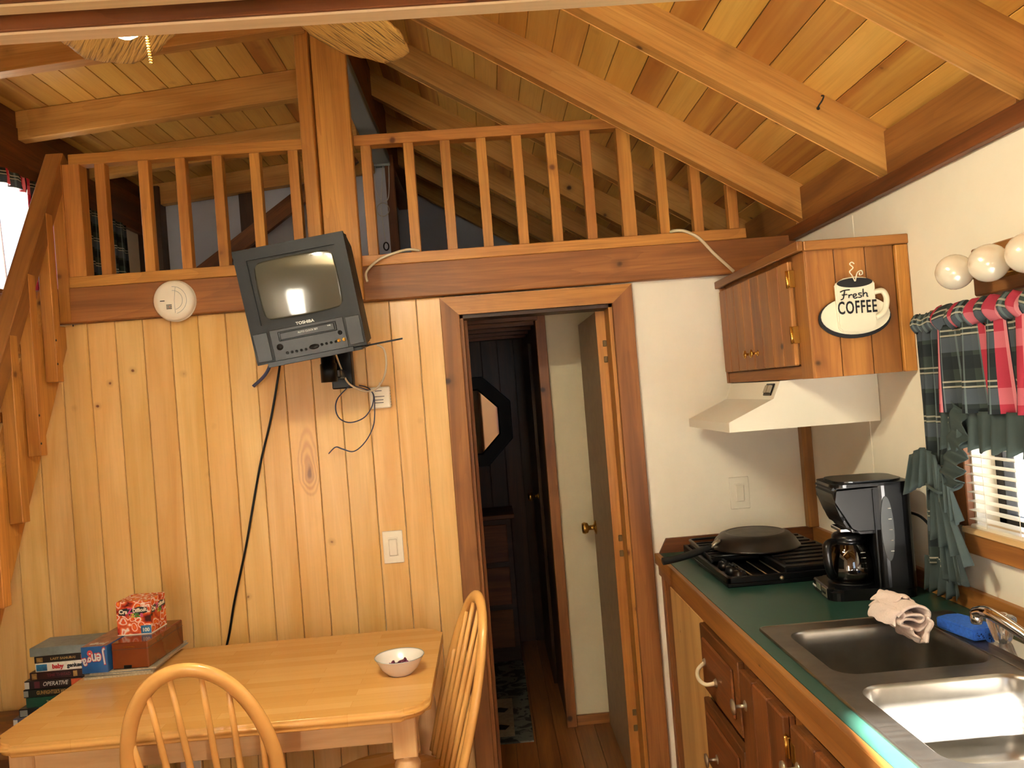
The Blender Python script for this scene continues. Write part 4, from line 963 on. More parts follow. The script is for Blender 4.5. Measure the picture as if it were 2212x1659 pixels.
# range hood -------------------------------------------------------------------------
hd = empty('range_hood', (XR, -.33, 1.335), label='cream metal range hood below the corner wall cabinet', cat='range hood')
def Hh(x, z): return (x-XR, z-1.335)
prof = [Hh(.700, 1.335), Hh(.700, 1.362), Hh(.838, 1.422), Hh(.862, 1.474), Hh(1.152, 1.474), Hh(1.152, 1.335), Hh(1.14, 1.335), Hh(1.14, 1.345), Hh(.712, 1.345), Hh(.712, 1.335)]
m = MB(); m.prism(prof, -.235+.002, .235-.002); m.build('shell', 'enamel', hd)
for s in (-1, 1):
    m = MB(); m.prism([Hh(.700, 1.335), Hh(.700, 1.364), Hh(.838, 1.424), Hh(.862, 1.475), Hh(1.152, 1.475), Hh(1.152, 1.335)], s*.235-.0015, s*.235+.0015); m.build('end_panel', 'enamel', hd)
sp = MB(); sp.box((-.004, -.032, -.019), (.0, .032, .019), .001, Matrix.Translation((.850-XR, -.175, 1.450-1.335)) @ Matrix.Rotation(math.radians(24), 4, 'Y')); sp = sp.build('switch_plate', 'blk', hd)
for s in (-1, 1): MB().box((-.009, -.012, -.012), (-.003, .012, .012), .001, Matrix.Translation((.850-XR, -.175+s*.015, 1.450-1.335)) @ Matrix.Rotation(math.radians(24), 4, 'Y')).build('rocker', 'nick', sp)
MB().box(Hh(.78, 0)[:1]+(-.15, .004), Hh(1.0, 0)[:1]+(.15, .009), .001).build('filter', 'nick', hd)

# wall cabinet ---------------------------------------------------------------------------
uc = empty('wall_cabinet', (XR, -.39, 1.476), label='cedar board wall cabinet above the hood with a coffee cup sign on its side', cat='cabinet')
def U(x, y, z): return (x-XR, y+.39, z-1.476)
MB().box(U(.890, -.770, 1.478), U(XR-.001, -.002, 1.838)).build('carcass', 'cedarZ', uc)
for a, b in ((.880, .955), (.957, 1.040), (1.042, 1.118)): board('side_board', U((a+b)/2, -.776, 1.476), U((a+b)/2, -.776, 1.842), b-a, .012, 'cedar', uc, (1, 0, 0), .001)
board('corner_strip', U(1.137, -.785, 1.476), U(1.137, -.785, 1.817), .034, .016, 'rail', uc, (1, 0, 0), .002)
board('top_strip', U(.8725, -.787, 1.831), U(XR, -.787, 1.831), .026, .020, 'cedar', uc, (0, 0, 1), .002)
board('top_strip', U(.864, -.790, 1.833), U(.864, -.002, 1.833), .026, .016, 'cedar', uc, (0, 0, 1), .002)
board('stile', U(.882, -.742, 1.476), U(.882, -.742, 1.82), .078, .014, 'cedar', uc, (0, 1, 0), .001)
board('stile', U(.882, -.014, 1.476), U(.882, -.014, 1.82), .024, .018, 'trim', uc, (0, 1, 0), .001)
board('bottom_rail', U(.882, -.703, 1.495), U(.882, -.026, 1.495), .036, .012, 'trim', uc, (0, 0, 1), .001)
for y0, y1, ky in ((-.698, -.366, -.395), (-.362, -.032, -.333)):
    dr = MB().box(U(.874, y0+.002, 1.517), U(.884, y1-.002, 1.804)).build('door', 'cedarZ', uc)
    n = 4; w = (y1-y0)/n
    for i in range(n): board('door_board', U(.868, y0+w*(i+.5), 1.515), U(.868, y0+w*(i+.5), 1.806), w-.0008, .014, 'cedar', dr, (0, 1, 0), .003)
    MB().lathe([(0, 0), (.010, 0), (.009, .002), (.004, .004), (.004, .016), (.013, .020), (.013, .024), (0, .027)], n=16, M4=Matrix.Translation(U(.861, ky, 1.566)) @ Matrix.Rotation(-PI/2, 4, 'Y')).build('knob', 'gold', dr)
    if y0 < -.5:
        for z in (1.755, 1.600):
            MB().box(U(.857, -.712, z-.024), U(.875, -.694, z+.024), .0015).tube([U(.856, -.700, z-.024), U(.856, -.700, z+.024)], .004, 8).build('hinge', 'gold', dr)
# coffee sign
sn = empty('coffee_sign', (.995, -.794, 1.655), label='painted wooden coffee cup sign lettered Fresh COFFEE on the cabinet side', cat='sign')
def ell(cx, cz, rx, rz, n=36, a0=0, rot=0): return [(cx+rx*math.cos(2*PI*i/n)*math.cos(rot)-rz*math.sin(2*PI*i/n)*math.sin(rot), cz+rz*math.sin(2*PI*i/n)*math.cos(rot)+rx*math.cos(2*PI*i/n)*math.sin(rot)) for i in range(n)]
cream = plain('cream_paint', 'eae2c8', .4, noise=.02); M['cream'] = cream
MB().prism(ell(0, -.024, .098, .056), .0, .006).build('saucer_edge', 'ink', sn)
m = MB(); m.prism(ell(0.001, -.019, .093, .051), -.003, .002); m.build('saucer', 'cream', sn)
cup = [(-.052, .066), (-.050, -.052), (-.040, -.062), (.0, -.066), (.042, -.061), (.053, -.048), (.056, .066)]
m = MB(); m.prism(cup+[(.03, .080), (0, .084), (-.03, .080)], -.011, -.001); bmesh.ops.bevel(m.bm, geom=list(m.bm.edges), offset=.003, segments=2, affect='EDGES'); m.build('cup', 'cream', sn)
MB().prism(ell(.001, .067, .048, .0125), -.0125, -.0105).build('coffee', 'ink', sn)
MB().tube(smoothpts([(.052, -.006, .038), (.076, -.006, .040), (.086, -.006, .020), (.080, -.006, -.010), (.066, -.006, -.024), (.052, -.006, -.030)], 6), .0075, 10).build('handle', 'cream', sn)
for cx, pts in ((0, [(0, .070), (-.006, .085), (-.012, .096), (-.002, .106), (-.010, .116), (-.004, .121), (.002, .116)]), (0, [(.001, .070), (.005, .084), (.010, .094), (.020, .097), (.022, .088), (.014, .086), (.015, .092)])):
    MB().tube(smoothpts([(a, -.016, b) for a, b in pts], 5), .0016, 6).build('steam_wire', 'cream', sn)
def stroke(pts, r=.0016): MB().tube(smoothpts([(a, -.0122, b) for a, b in pts], 5), r, 6).build('painted_letter', 'ink', sn)
stroke([(-.040, .044), (-.030, .048), (-.014, .049)]); stroke([(-.028, .047), (-.031, .034), (-.034, .026), (-.040, .024)]); stroke([(-.036, .036), (-.022, .037)])
stroke([(-.017, .036), (-.018, .027)]); stroke([(-.018, .031), (-.012, .036), (-.008, .034)])
stroke([(-.006, .030), (.001, .032), (.002, .036), (-.004, .036), (-.006, .029), (-.001, .025), (.005, .028)])
stroke([(.017, .038), (.010, .038), (.010, .034), (.016, .031), (.014, .027), (.007, .027)])
stroke([(.022, .049), (.021, .028)]); stroke([(.021, .033), (.027, .038), (.031, .036), (.031, .029), (.034, .028)])
text('painted_letters', 'COFFEE', .047, face_y(.003, -.0115, .0, .0), 'ink', sn, .0006, sx=.60, bold=.0008, space=1.12)

# vanity light bar --------------------------------------------------------------------------
vl = empty('globe_light_bar', (XR, -1.40, 1.692), label='wood-backed light bar with unlit pearl globe bulbs above the kitchen window', cat='light fixture')
MB().box((-.022, -.33, -.054), (-.001, .30, .054), .003).build('backing_board', 'cedarY', vl)
MB().box((-.040, -.31, -.026), (-.021, .255, .026), .006).build('brass_channel', 'gold', vl)
for i, y in enumerate((.245, .122, 0, -.122, -.245)):
    so_ = MB().lathe([(0, .0), (.020, 0), (.020, .012), (.016, .014), (0, .014)], n=20, M4=Matrix.Translation((-.040, y, 0)) @ Matrix.Rotation(-PI/2, 4, 'Y')).build('socket', 'gold', vl)
    rr = .0395; pf = [(.013, .004), (.016, .012)]+[(rr*math.sin(t), .012+rr+rr*-math.cos(t)) for t in [math.radians(24+i2*13) for i2 in range(13)]]
    MB().lathe(pf, n=32, M4=Matrix.Translation((-.044, y, 0)) @ Matrix.Rotation(-PI/2, 4, 'Y')).build('globe_bulb', 'pearl', so_)

# kitchen curtains ----------------------------------------------------------------------------
kr = empty('curtain_rod', (1.105, -.89, 1.592), label='thin white curtain rod through the plaid kitchen curtain headings', cat='curtain rod')
MB().tube([(.045, -.004, 0), (0, -.004, 0), (0, -1.05, 0)], .007, 8).build('rod', 'nick', kr)
kc = empty('kitchen_curtain', (1.105, -.89, 1.592), label='dark plaid tie-back curtain with green ruffles at the left of the kitchen window', cat='curtain')
def hw2(z):    # side panel extent in y for each height (left edge, right edge), z relative to the floor
    t = [(1.615, -.895, -1.060), (1.56, -.893, -1.055), (1.42, -.890, -1.045), (1.28, -.888, -1.025), (1.215, -.885, -1.00), (1.17, -.872, -.995), (1.05, -.862, -.980), (.985, -.858, -.975)]
    for (a, b, c), (d, e, f) in zip(t, t[1:]):
        if z <= a and z >= d: k = (a-z)/(a-d); return b+(e-b)*k, c+(f-c)*k
    return t[-1][1:]
def panel(u, v):
    z = 1.615+(.985-1.615)*v; a, b = hw2(z); amp = .011*(1-.3*v)*(0.4 if abs(z-1.592) < .01 else 1)
    return (-.004+amp*math.sin(u*5*2*PI+v*1.5)+.006*math.sin(u*17), (a+(b-a)*u)+.89, z-1.592)
m = MB(); m.grid(70, 40, panel, .33, .63); m.build('side_panel', 'plaid', kc, .0014, fix=False)
hdg = MB(); hdg.grid(60, 6, lambda u, v: (-.006-.012*math.sin(v*PI)+.006*math.sin(u*44), -.004-.165*u, .024-.045*v+.003*math.sin(u*60)), .33, .05); hdg.build('heading', 'plaid', kc, .0014, fix=False)
def ruffle(name, path, wdir, w0, w1, folds, parent, base, amp=.014, nu=60, mat='ruffle', ndir=(-1, 0, 0)):
    P_ = smoothpts(path, 8); N = len(P_)-1; nd = V(ndir); m = MB(); ph = random.random()*6
    if not isinstance(wdir, list): wdir = [wdir]*2
    def fn(u, v):
        i = min(u*N, N-1e-6); k = int(i); p = P_[k].lerp(P_[k+1], i-k)
        wd = V(wdir[0]).lerp(V(wdir[1]), u); w_ = w0+(w1-w0)*u
        s = math.sin(u*folds*2*PI+ph)+.4*math.sin(u*folds*3.7*PI+1)
        q = p+wd*(w_*v)+nd*(amp*s*(.25+.75*v))+wd*(.006*math.sin(u*folds*2*PI+1)*v)
        return tuple(q-V(base))
    m.grid(nu, 8, fn, .3, .08); return m.build(name, mat, parent, .0014, fix=False)
KB = (1.105, -.89, 1.592)
ruffle('bottom_ruffle', [(1.10, -.852, 1.0), (1.10, -.978, 1.0)], (0, 0, -1), .085, .085, 4, kc, KB, .012)
ruffle('side_ruffle', [(1.085, -1.055, 1.40), (1.080, -1.045, 1.34), (1.078, -1.025, 1.28), (1.078, -1.00, 1.235), (1.080, -.975, 1.205)], [(0, -.9, -.35), (0, -1, -.1)], .065, .085, 5, kc, KB, .011)
ruffle('upper_flounce', [(1.075, -.868, 1.262), (1.072, -.93, 1.285), (1.072, -.985, 1.270)], [(0, .25, -1), (0, -.2, -1)], .10, .09, 4.5, kc, KB, .012)
ruffle('middle_flounce', [(1.078, -.99, 1.25), (1.076, -1.02, 1.21), (1.080, -1.03, 1.19)], [(0, -.1, -1), (0, -.4, -1)], .085, .075, 3.5, kc, KB, .011)
ruffle('lower_flounce', [(1.074, -.955, 1.185), (1.072, -.985, 1.185), (1.072, -1.012, 1.175)], [(0, .05, -1), (0, -.6, -1)], .12, .155, 3.5, kc, KB, .011)
ruffle('tail', [(1.082, -.955, 1.10), (1.082, -1.01, 1.10)], [(0, -.1, -1), (0, -.35, -1)], .14, .13, 3.5, kc, KB, .010)
MB().tube([V(p)-V(KB) for p in smoothpts([(1.066, -.95, 1.196), (1.058, -.985, 1.19), (1.066, -1.012, 1.182), (1.12, -1.00, 1.19), (1.15, -.955, 1.20)], 5)], .004, 8).build('tie_back', 'ruffle', kc)
kv = empty('valance', (1.105, -1.01, 1.592), label='plaid valance with red stripes and green ruffle across the kitchen window', cat='valance')
KV = (1.105, -1.01, 1.592)
m = MB(); m.grid(150, 20, lambda u, v: (-.016-.016*math.sin(u*9*2*PI+.8*v)*(.35+.65*v)-.005*math.sin(u*61), -.008-.87*u, -.012-.205*v), 1.35, .205); m.build('plaid_cloth', 'plaidr', kv, .0014, fix=False)
m = MB(); m.grid(150, 8, lambda u, v: (-.012-.020*math.sin(v*PI)+.009*math.sin(u*140)-.01*math.sin(u*9*2*PI)*.4, -.004-.87*u, .034-.056*v+.004*math.sin(u*150)), 1.35, .056); m.build('heading', 'plaidr', kv, .0014, fix=False)
ruffle('ruffle', [(1.090, -1.005, 1.378), (1.090, -1.9, 1.378)], (0, 0, -1), .088, .088, 19, kv, KV, .012, nu=220)

# ================================================================ DINING AREA
TZ = .735
tbx = empty('dining_table', (-.75, -.54, 0), label='honey-coloured wooden table with rounded corners and turned legs', cat='table')
X0, X1, Y0, Y1 = -1.305+.75, -.208+.75, -.885+.54, -.165+.54
poly = rrect(X0, Y0, X1, Y1, .07, 8); m = MB(); m.prism(poly, TZ-.030, TZ, 'Z')
es = [e for e in m.bm.edges if abs(e.verts[0].co.z-e.verts[1].co.z) < 1e-5]
bmesh.ops.bevel(m.bm, geom=es, offset=.0125, segments=4, affect='EDGES')
for f in m.bm.faces:
    if f.calc_area() < .01: f.smooth = True
m.build('tabletop', 'block', tbx)
AI = .055
for p0, p1, wd in (((X0+AI, Y0+AI), (X1-AI, Y0+AI), 0), ((X0+AI, Y1-AI), (X1-AI, Y1-AI), 0), ((X0+AI, Y0+AI), (X0+AI, Y1-AI), 1), ((X1-AI, Y0+AI), (X1-AI, Y1-AI), 1)):
    board('apron', (*p0, TZ-.030-.034), (*p1, TZ-.030-.034), .068, .02, 'nat', tbx, (0, 0, 1), .002)
legp = [(.0, 0), (.016, 0), (.022, .03), (.018, .05), (.024, .12), (.030, .30), (.033, .46), (.030, .52), (.022, .545), (.032, .558), (.034, .572), (.028, .585), (.026, .592), (.034, .602), (.0, .602)]
for x, y in ((X0+.07, Y0+.07), (X1-.07, Y0+.07), (X0+.07, Y1-.07), (X1-.07, Y1-.07)):
    m = MB(); m.lathe(legp, c=(x, y, 0), n=24, cap=False)
    m.box((x-.031, y-.031, .596), (x+.031, y+.031, TZ-.030), .003); m.build('leg', 'natZ', tbx)

def windsor(loc, rz, label):
    """hoop-back windsor chair; faces +x, back at -x, origin on the floor under the seat centre"""
    c = empty('windsor_chair', loc, rz, label=label, cat='chair', group='hoop-back chairs at the table')
    SZ = .445; m = MB()
    n = 40; prof = []
    for i in range(n):
        a = 2*PI*i/n; r = 1.; x = .200*math.cos(a); y = .205*math.sin(a)
        y *= 1-.10*max(0, -math.cos(a)); x *= (1-.06*abs(math.sin(a)))
        prof.append((x, y))
    zs = [(SZ-.036, .80), (SZ-.030, .92), (SZ-.012, 1.), (SZ-.003, .985), (SZ, .95), (SZ-.004, .80), (SZ-.011, .55), (SZ-.013, .25)]
    rings = [[m.bm.verts.new((x*s, y*s, z+(.006*math.cos(math.atan2(y, x)*2) if s < .9 and z > SZ-.02 else 0))) for x, y in prof] for z, s in zs]
    for a, b in zip(rings, rings[1:]):
        for i in range(n): f = m.bm.faces.new((a[i], a[(i+1) % n], b[(i+1) % n], b[i])); f.smooth = True
    m.bm.faces.new(rings[0]); f = m.bm.faces.new(rings[-1]); f.smooth = True
    m.build('seat', 'honX', c)
    T = math.tan(math.radians(16))
    def hp(t):     # hoop curve, t in 0..1
        a = PI*t; y = .187*math.cos(a); zz = .485*(math.sin(a)**.62) if 0 < t < 1 else 0
        y2 = y*(1.0-.10*(1-min(1, zz/.25))) ; return V((-.165-T*zz, y2, SZ-.012+zz))
    pts = [hp(i/48) for i in range(49)]
    MB().tube(pts, .013, 12, flat=(.0185, .0125)).build('hoop', 'hoopw', c)
    for k in range(6):
        yb = (-.135+.054*k); yt = yb*1.16
        # find hoop height at yt
        best = min(pts, key=lambda p: abs(p.y-yt)+(0 if p.z > SZ+.15 else 1))
        b = V((-.160, yb, SZ-.012)); L = best-b
        MB().tube([b, b+L*.35, b+L*.7, best-L.normalized()*.004], [.0070, .0088, .0078, .0062], 10).build('spindle', 'hoopw', c)
    for sx, sy in ((1, 1), (1, -1), (-1, 1), (-1, -1)):
        a = V((.125*sx, .13*sy, SZ-.03)); b = V((.19*sx, .19*sy, 0)); d = b-a
        MB().tube([a, a+d*.1, a+d*.16, a+d*.2, a+d*.24, a+d*.5, a+d*.72, a+d*.76, a+d*.8, b], [.013, .014, .019, .013, .018, .021, .017, .012, .016, .010], 12).build('leg', 'honZ', c)
    for sy in (1, -1):
        MB().tube([(.155*1, .162*sy, .21), (0, .162*sy, .21), (-.155, .162*sy, .21)], [.009, .014, .009], 10).build('stretcher', 'honX', c)
    MB().tube([(0, .162, .21), (0, 0, .21), (0, -.162, .21)], [.009, .013, .009], 10).build('stretcher', 'honX', c)
    return c
windsor((-.755, -.700, 0), PI/2, 'hoop-back windsor chair in the foreground seen from behind, pushed under the long side')
windsor((-.368, -.630, 0), math.radians(194), 'hoop-back windsor chair at the right end of the table beside the doorway')

# bowl with wrapped candy ----------------------------------------------------------------------
bw = empty('candy_bowl', (-.306, -.606, TZ), label='small white bowl with a grey rim line near the right end of the table', cat='bowl')
MB().lathe([(0, .0), (.034, 0), (.038, .004), (.052, .018), (.062, .036), (.069, .048), (.0705, .050), (.0675, .048), (.058, .032), (.046, .014), (.030, .007), (0, .006)], n=56, cap=False).build('body', 'bowl', bw)
MB().lathe([(.0705, .0492), (.0700, .0508), (.0685, .0498)], n=56, cap=False).build('rim_band', 'bowlrim', bw)
random.seed(3)
cand = None
for i in range(11):
    a = random.random()*6.28; r = .024*math.sqrt(random.random()); z = .018+.004*(i % 4)
    if cand is None:
        def mk(p):
            MB().lathe([(0, -.009), (.005, -.008), (.0065, 0), (.005, .008), (0, .009)], n=10, ax='X').build('sweet', 'candy', p)
            MB().lathe([(.0015, .008), (.003, .012), (.007, .020)], n=8, ax='X', cap=False).lathe([(.0015, -.008), (.003, -.012), (.007, -.020)], n=8, ax='X', cap=False).build('twisted_end', 'candy', p)
    e = empty('candy', (-.306+r*math.cos(a), -.606+r*math.sin(a), TZ+z), label='purple twist-wrapped candy in the small white bowl', cat='candy', group='wrapped candies in the bowl', rot=(0, random.uniform(-.5, .5), random.random()*6))
    if cand is None: mk(e); cand = e
    else:
        for chd in cand.children: d = chd.copy(); COL.objects.link(d); d.parent = e

# stack on a low dark cabinet left of the table ---------------------------------------------------
lc = empty('low_chest', (-1.60, -.25, 0), label='low dark wooden chest under the stack of video tapes left of the table', cat='chest')
MB().box((-.22, -.20, .0), (.26, .22, .50), .003).build('body', 'darkX', lc)
MB().box((-.23, -.21, .50), (.27, .23, .535), .004).build('lid', 'darkX', lc)
gb = empty('storage_bag', (-1.62, -1.20, 0), label='dark green canvas bag on the floor below the left end of the table', cat='bag')
m = MB(); m.box((-.16, .38, .0), (.24, .68, .42), .05, seg=3, smooth=True); m.build('body', 'green', gb)
MB().tube(smoothpts([(-.06, .52, .42), (-.02, .52, .50), (.10, .52, .50), (.14, .52, .42)], 6), .01, 8).build('strap', 'green', gb)
def tape(z, h, xl, yf, col, label, L=.187, D=.103, rz=0., side=None, rough=.35, name='video_tape'):
    t = empty(name, (xl+L/2, yf+D/2, z), math.radians(rz), label=label, cat='video tape', group='stacked video tapes')
    mt_ = plain('tape_sleeve', col, rough, coat=.2, noise=.15, nscale=40); MB().box((-L/2, -D/2, 0), (L/2, D/2, h-.0006), .0012).build('sleeve', mt_, t)
    return t
def spine(t, h, body, size, mat, dx=0., L=.187, D=.103, sx=1., bold=.0004, shear=0): text('spine_lettering', body, size, face_y(dx, -D/2-.0003, h/2), M[mat] and mat, t, sx=sx, bold=bold, shear=shear)
def patch(t, x0, x1, h, mat, D=.103, name='spine_picture', z0=.003): MB().box((x0, -D/2-.0008, z0), (x1, -D/2+.001, h-.004), .0003).build(name, mat, t)
M['tan'] = plain('tan_print', '9c7a44', .4, noise=.4, nscale=80); M['orange'] = plain('orange_print', 'c4552c', .4, noise=.4, nscale=60); M['bluep'] = plain('blue_print', '2f6f9c', .4, noise=.5, nscale=60)
M['yel'] = plain('yellow_print', 'c9b93c', .4); M['maroon'] = plain('maroon_print', '5c2430', .4); M['cream2'] = plain('cream_print', 'd6cc8e', .4)
z = .535
h = .026; t = tape(z, h, -1.578, -.262, '3a4c7c', 'dark blue video tape with pale edge, lowest of the stack'); patch(t, -.0935, -.075, h, 'lettr'); z += h
h = .029; t = tape(z, h, -1.590, -.272, '4c4f66', 'greyish video tape with a round yellow spot, second from the bottom'); patch(t, -.0935, -.080, h, 'lettr')
MB().lathe([(0, 0), (.0105, 0), (.0105, .0006), (0, .0006)], n=24, M4=Matrix.Translation((-.060, -.0515, h/2)) @ F).build('spine_spot', 'yel', t); spine(t, h, 'KIDS', .012, 'maroon', .01); z += h
h = .027; t = tape(z, h, -1.573, -.268, '101014', 'black video tape with white block title, third from the bottom'); patch(t, -.090, -.066, h, 'steelgrey'); spine(t, h, 'JURASSIC PARK', .0185, 'lettr', .012, sx=.78, bold=.0007); z += h
h = .032; t = tape(z, h, -1.552, -.262, '14493c', 'dark green video tape case above the black one with white title'); spine(t, h, 'Treasures of Faith', .009, 'cream2', .005); z += h
h = .026; t = tape(z, h, -1.558, -.262, '161b18', 'black video tape with narrow tan title above the green case'); patch(t, -.0925, -.078, h, 'steelgrey'); spine(t, h, "GUNFIGHTER'S MOON", .0165, 'tan', .004, sx=.66, bold=.0006); z += h
h = .028; t = tape(z, h, -1.552, -.264, '1f1214', 'dark video tape with grey italic title and orange picture at its right end'); patch(t, -.0925, -.078, h, 'lettr'); patch(t, .055, .088, h, 'orange'); patch(t, -.062, -.045, h, 'maroon'); spine(t, h, 'OPERATIVE', .0185, 'lettr', .004, sx=.85, shear=.25, bold=.0003); z += h
h = .025; t = tape(z, h, -1.535, -.262, '2a1215', 'dark maroon video tape below the white one'); patch(t, -.086, -.070, h, 'tan'); spine(t, h, 'TIME THREAD', .012, 'maroon', .0); patch(t, .045, .058, h, 'tan'); z += h
h = .028; t = tape(z, h, -1.515, -.262, 'ece6da', 'white video tape with red and black lower-case title'); patch(t, -.090, -.056, h, 'bluep')
spine(t, h, 'baby', .019, 'red', -.022, bold=.0009); spine(t, h, 'geniuses', .0175, 'ink', .035, bold=.0008, sx=.92); z += h
h = .022; t = tape(z, h, -1.517, -.262, '1c1412', 'dark brown video tape directly under the grey case'); patch(t, -.086, -.066, h, 'tan'); patch(t, .055, .08, h, 'orange'); spine(t, h, 'LAST SAMURAI', .010, 'tan', -.002, sx=1.2); z += h
h = .028; t = tape(z, h, -1.530, -.262, '7b8280', 'large grey plastic clamshell case on top of the stack of tapes', L=.19, D=.125, name='clamshell_case', rough=.5)
MB().box((.0885, -.061, .003), (.094, -.055, .025), .001).build('latch', 'cream2', t); z += h

# magazines, game boxes ---------------------------------------------------------------------------
def mag(x, y, z, rz, w, d, h, col, label):
    t = empty('magazine', (x, y, z), math.radians(rz), label=label, cat='magazine', group='magazines under the boxes')
    MB().box((-w/2, -d/2, 0), (w/2, d/2, h-.0004), .0008).build('pages', plain('paper_edges', 'b8a88c', .8, noise=.25, nscale=200), t)
    MB().box((-w/2-.001, -d/2-.001, h-.0012), (w/2+.001, d/2+.001, h)).build('cover', plain('magazine_cover', col, .35, noise=.3, nscale=20), t)
mag(-1.190, -.275, TZ, 2, .205, .27, .008, '8c8270', 'bottom magazine of the pile under the brown box')
mag(-1.182, -.270, TZ+.008, -3, .205, .27, .006, '6c7478', 'second magazine from the bottom of the pile')
mag(-1.175, -.272, TZ+.014, 1, .20, .265, .006, '9a8e78', 'top magazine of the pile directly under the brown box')
MZ = TZ+.020
bx = empty('wooden_box', (-1.140, -.280, MZ), math.radians(-4), label='glossy reddish brown wooden box on the magazines', cat='box')
MB().box((-.057, -.125, 0), (.057, .115, .080), .003).build('body', plain('cherry_varnish', '6a3016', .22, noise=.12, nscale=12, coat=.5), bx)
MB().box((-.0575, -.1255, .0595), (.0575, .1155, .0605)).build('lid_seam', 'mat_blk', bx)
MB().box((-.020, -.128, .002), (.004, -.124, .012), .001).build('latch', 'blk', bx)
MB().box((-.020, -.1268, .0665), (.018, -.1245, .0685)).build('engraving', 'gold', bx)
jb = empty('block_game_box', (-1.243, -.285, MZ), math.radians(-3), label='blue game box with upside-down bubble lettering left of the brown box', cat='game box')
MB().box((-.040, -.132, 0), (.040, .125, .080), .001).build('carton', plain('blue_carton', '1d4f84', .3, noise=.25, nscale=10, coat=.3), jb)
MB().box((-.0385, -.128, .0795), (.0385, .123, .0808)).build('top_print', plain('wood_block_print', '8a5a48', .35, noise=.5, nscale=40), jb)
for i, (dx, dz, r, sz) in enumerate(((.030, .046, 6, .052), (.0145, .044, -4, .048), (.0, .044, 3, .046), (-.0145, .042, -6, .046), (-.029, .032, 12, .046))):
    chh = 'Jenga'[i]
    text('carton_lettering', chh, sz+.004, face_y(dx, -.1325, dz, PI+math.radians(r)), 'red', jb, .0003, sx=.68, bold=.0018)
    text('carton_lettering', chh, sz, face_y(dx, -.1333, dz, PI+math.radians(r)), 'peach' if 'peach' in M else 'lettr', jb, .0003, sx=.68, bold=.0008)
text('carton_lettering', 'Jenga', .030, Matrix.Translation((0, -.108, .0812)) @ Matrix.Rotation(PI, 4, 'Z'), 'lettr', jb, .0002, sx=.8, bold=.0012)
pz = empty('puzzle_box', (-1.165, -.265, MZ+.080), math.radians(-3), label='cube-shaped orange printed puzzle box on top of the brown box', cat='puzzle box')
PW = .054
MB().box((-PW, -PW, 0), (PW, PW, .106), .001).build('carton', 'fish', pz)
MB().box((-PW-.0004, -PW-.0006, 0), (PW+.0004, PW, .003)).build('base_edge', 'white', pz)
def banner(Mt):
    m = MB(); m.prism([(-.046, -.006), (-.044, .012), (-.015, .016), (.0, .012), (.018, .018), (.046, .014), (.045, -.001), (.02, -.008), (-.02, -.008)], 0, .0008, 'Z'); bmesh.ops.transform(m.bm, matrix=Mt, verts=m.bm.verts); m.build('banner', 'ink', pz)
    T = lambda dx, dy, r=0.: Mt @ Matrix.Translation((dx, dy, .001)) @ Matrix.Rotation(r, 4, 'Z')
    text('banner_lettering', 'Cra', .018, T(-.031, .004, -.06), 'white', pz, .0002, bold=.0007); text('banner_lettering', 'Z', .024, T(-.009, .006), 'pinkp', pz, .0003, bold=.0008)
    text('banner_lettering', 'Difficult', .0165, T(.022, .007, .08), 'white', pz, .0002, sx=.85, bold=.0005)
    for i, cc in enumerate('PUZZLE'): text('banner_lettering', cc, .015, T(-.020+i*.0095, -.009, .05), ('red', 'orange', 'yel', 'grn', 'grn', 'pinkp')[i], pz, .0003, bold=.0009)
M['pinkp'] = plain('pink_print', 'c8407a', .4); M['grn'] = plain('green_print', '4c9a3c', .4)
banner(face_y(0, -PW-.0008, .070))
banner(face_px(PW+.0002, .0, .070))
MB().box((.022, -PW-.0010, .003), (PW, -PW+.0004, .028)).build('count_patch', 'bluep', pz)
text('count_lettering', '100', .016, face_y(.0375, -PW-.0012, .014), 'white', pz, .0002, bold=.0006)

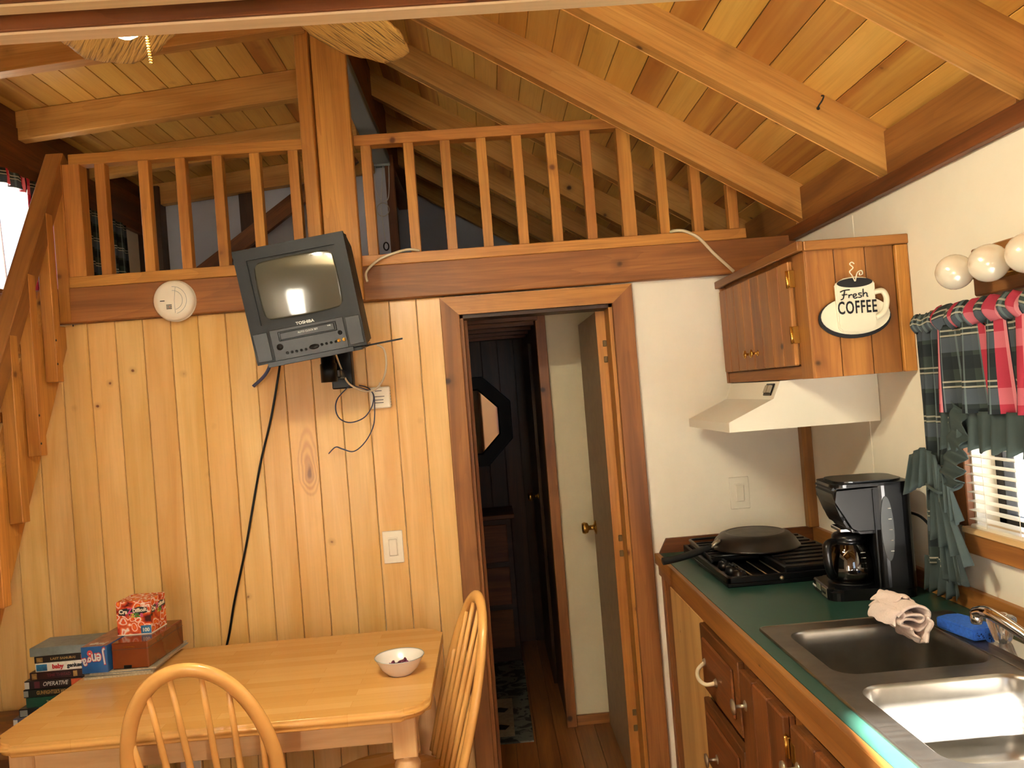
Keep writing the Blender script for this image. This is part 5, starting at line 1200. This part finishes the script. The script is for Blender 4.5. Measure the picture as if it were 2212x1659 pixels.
# hall furnishings -----------------------------------------------------------------------------------
om = empty('octagonal_mirror', (-.135, 1.99, 1.345), label='octagonal mirror in a thick black frame on the far hall wall', cat='mirror')
def octo(r, rot=22.5): return [(r*math.cos(math.radians(rot+45*i)), r*math.sin(math.radians(rot+45*i))) for i in range(8)]
m = MB(); A_, B_, C_, D_ = octo(.295), octo(.205), octo(.29), octo(.215)
vs = [(a, .0, b) for a, b in A_]+[(a, -.03, b) for a, b in C_]+[(a, -.03, b) for a, b in D_]+[(a, -.008, b) for a, b in B_]
m.add(vs, [(k*8+i, k*8+(i+1) % 8, (k+1)*8+(i+1) % 8, (k+1)*8+i) for k in range(3) for i in range(8)]); m.build('frame', 'mat_blk', om)
MB().prism(octo(.206), -.009, -.004).build('mirror_glass', 'mirror', om)
rgx = empty('hall_rug', (-.16, 1.10, 0), label='dark patterned rug on the hall floor with a beige animal panel', cat='rug')
MB().box((-.42, -.52, .0), (.245, .54, .008), .002).build('border', 'rug', rgx)
for i, y in enumerate((-.46, .04)): MB().box((-.34, y, .0075), (.165, y+.44, .0095)).build('panel', 'rugmid' if i == 0 else 'rug', rgx)
for cx, cy in ((.055, -.16), (.055, -.36)):
    MB().prism([(cx-.10, cy-.03), (cx-.04, cy-.035), (cx+.02, cy-.02), (cx+.07, cy-.03), (cx+.09, cy+.01), (cx+.05, cy+.03), (cx, cy+.02), (cx-.06, cy+.035), (cx-.10, cy+.01)], .009, .0105, 'Z').build('motif', 'rugblk', rgx)
hc = empty('hall_dresser', (-.25, 1.82, 0), label='dark low dresser below the octagonal mirror in the hall', cat='dresser')
MB().box((-.40, -.16, 0), (.33, .16, .80), .004).build('body', 'deepX', hc)
MB().box((-.42, -.18, .80), (.35, .17, .825), .003).build('top', 'darkX', hc)
for z in (.08, .32, .56): MB().box((-.37, -.168, z), (.30, -.158, z+.21), .003).build('drawer', 'darkX', hc)

hk = empty('cup_hook', (.955, -.766, 2.205), label='small black screw hook on the pale rafter above the wall cabinet', cat='hook')
MB().tube(smoothpts([(0, .004, .0), (-.002, -.010, .004), (.004, -.020, .014), (.010, -.018, .026), (.008, -.010, .030)], 5), .0022, 7).build('hook_wire', 'mat_blk', hk)
MB().lathe([(0, 0), (.005, 0), (.005, .001), (0, .001)], n=10, M4=F).build('hook_collar', 'mat_blk', hk)
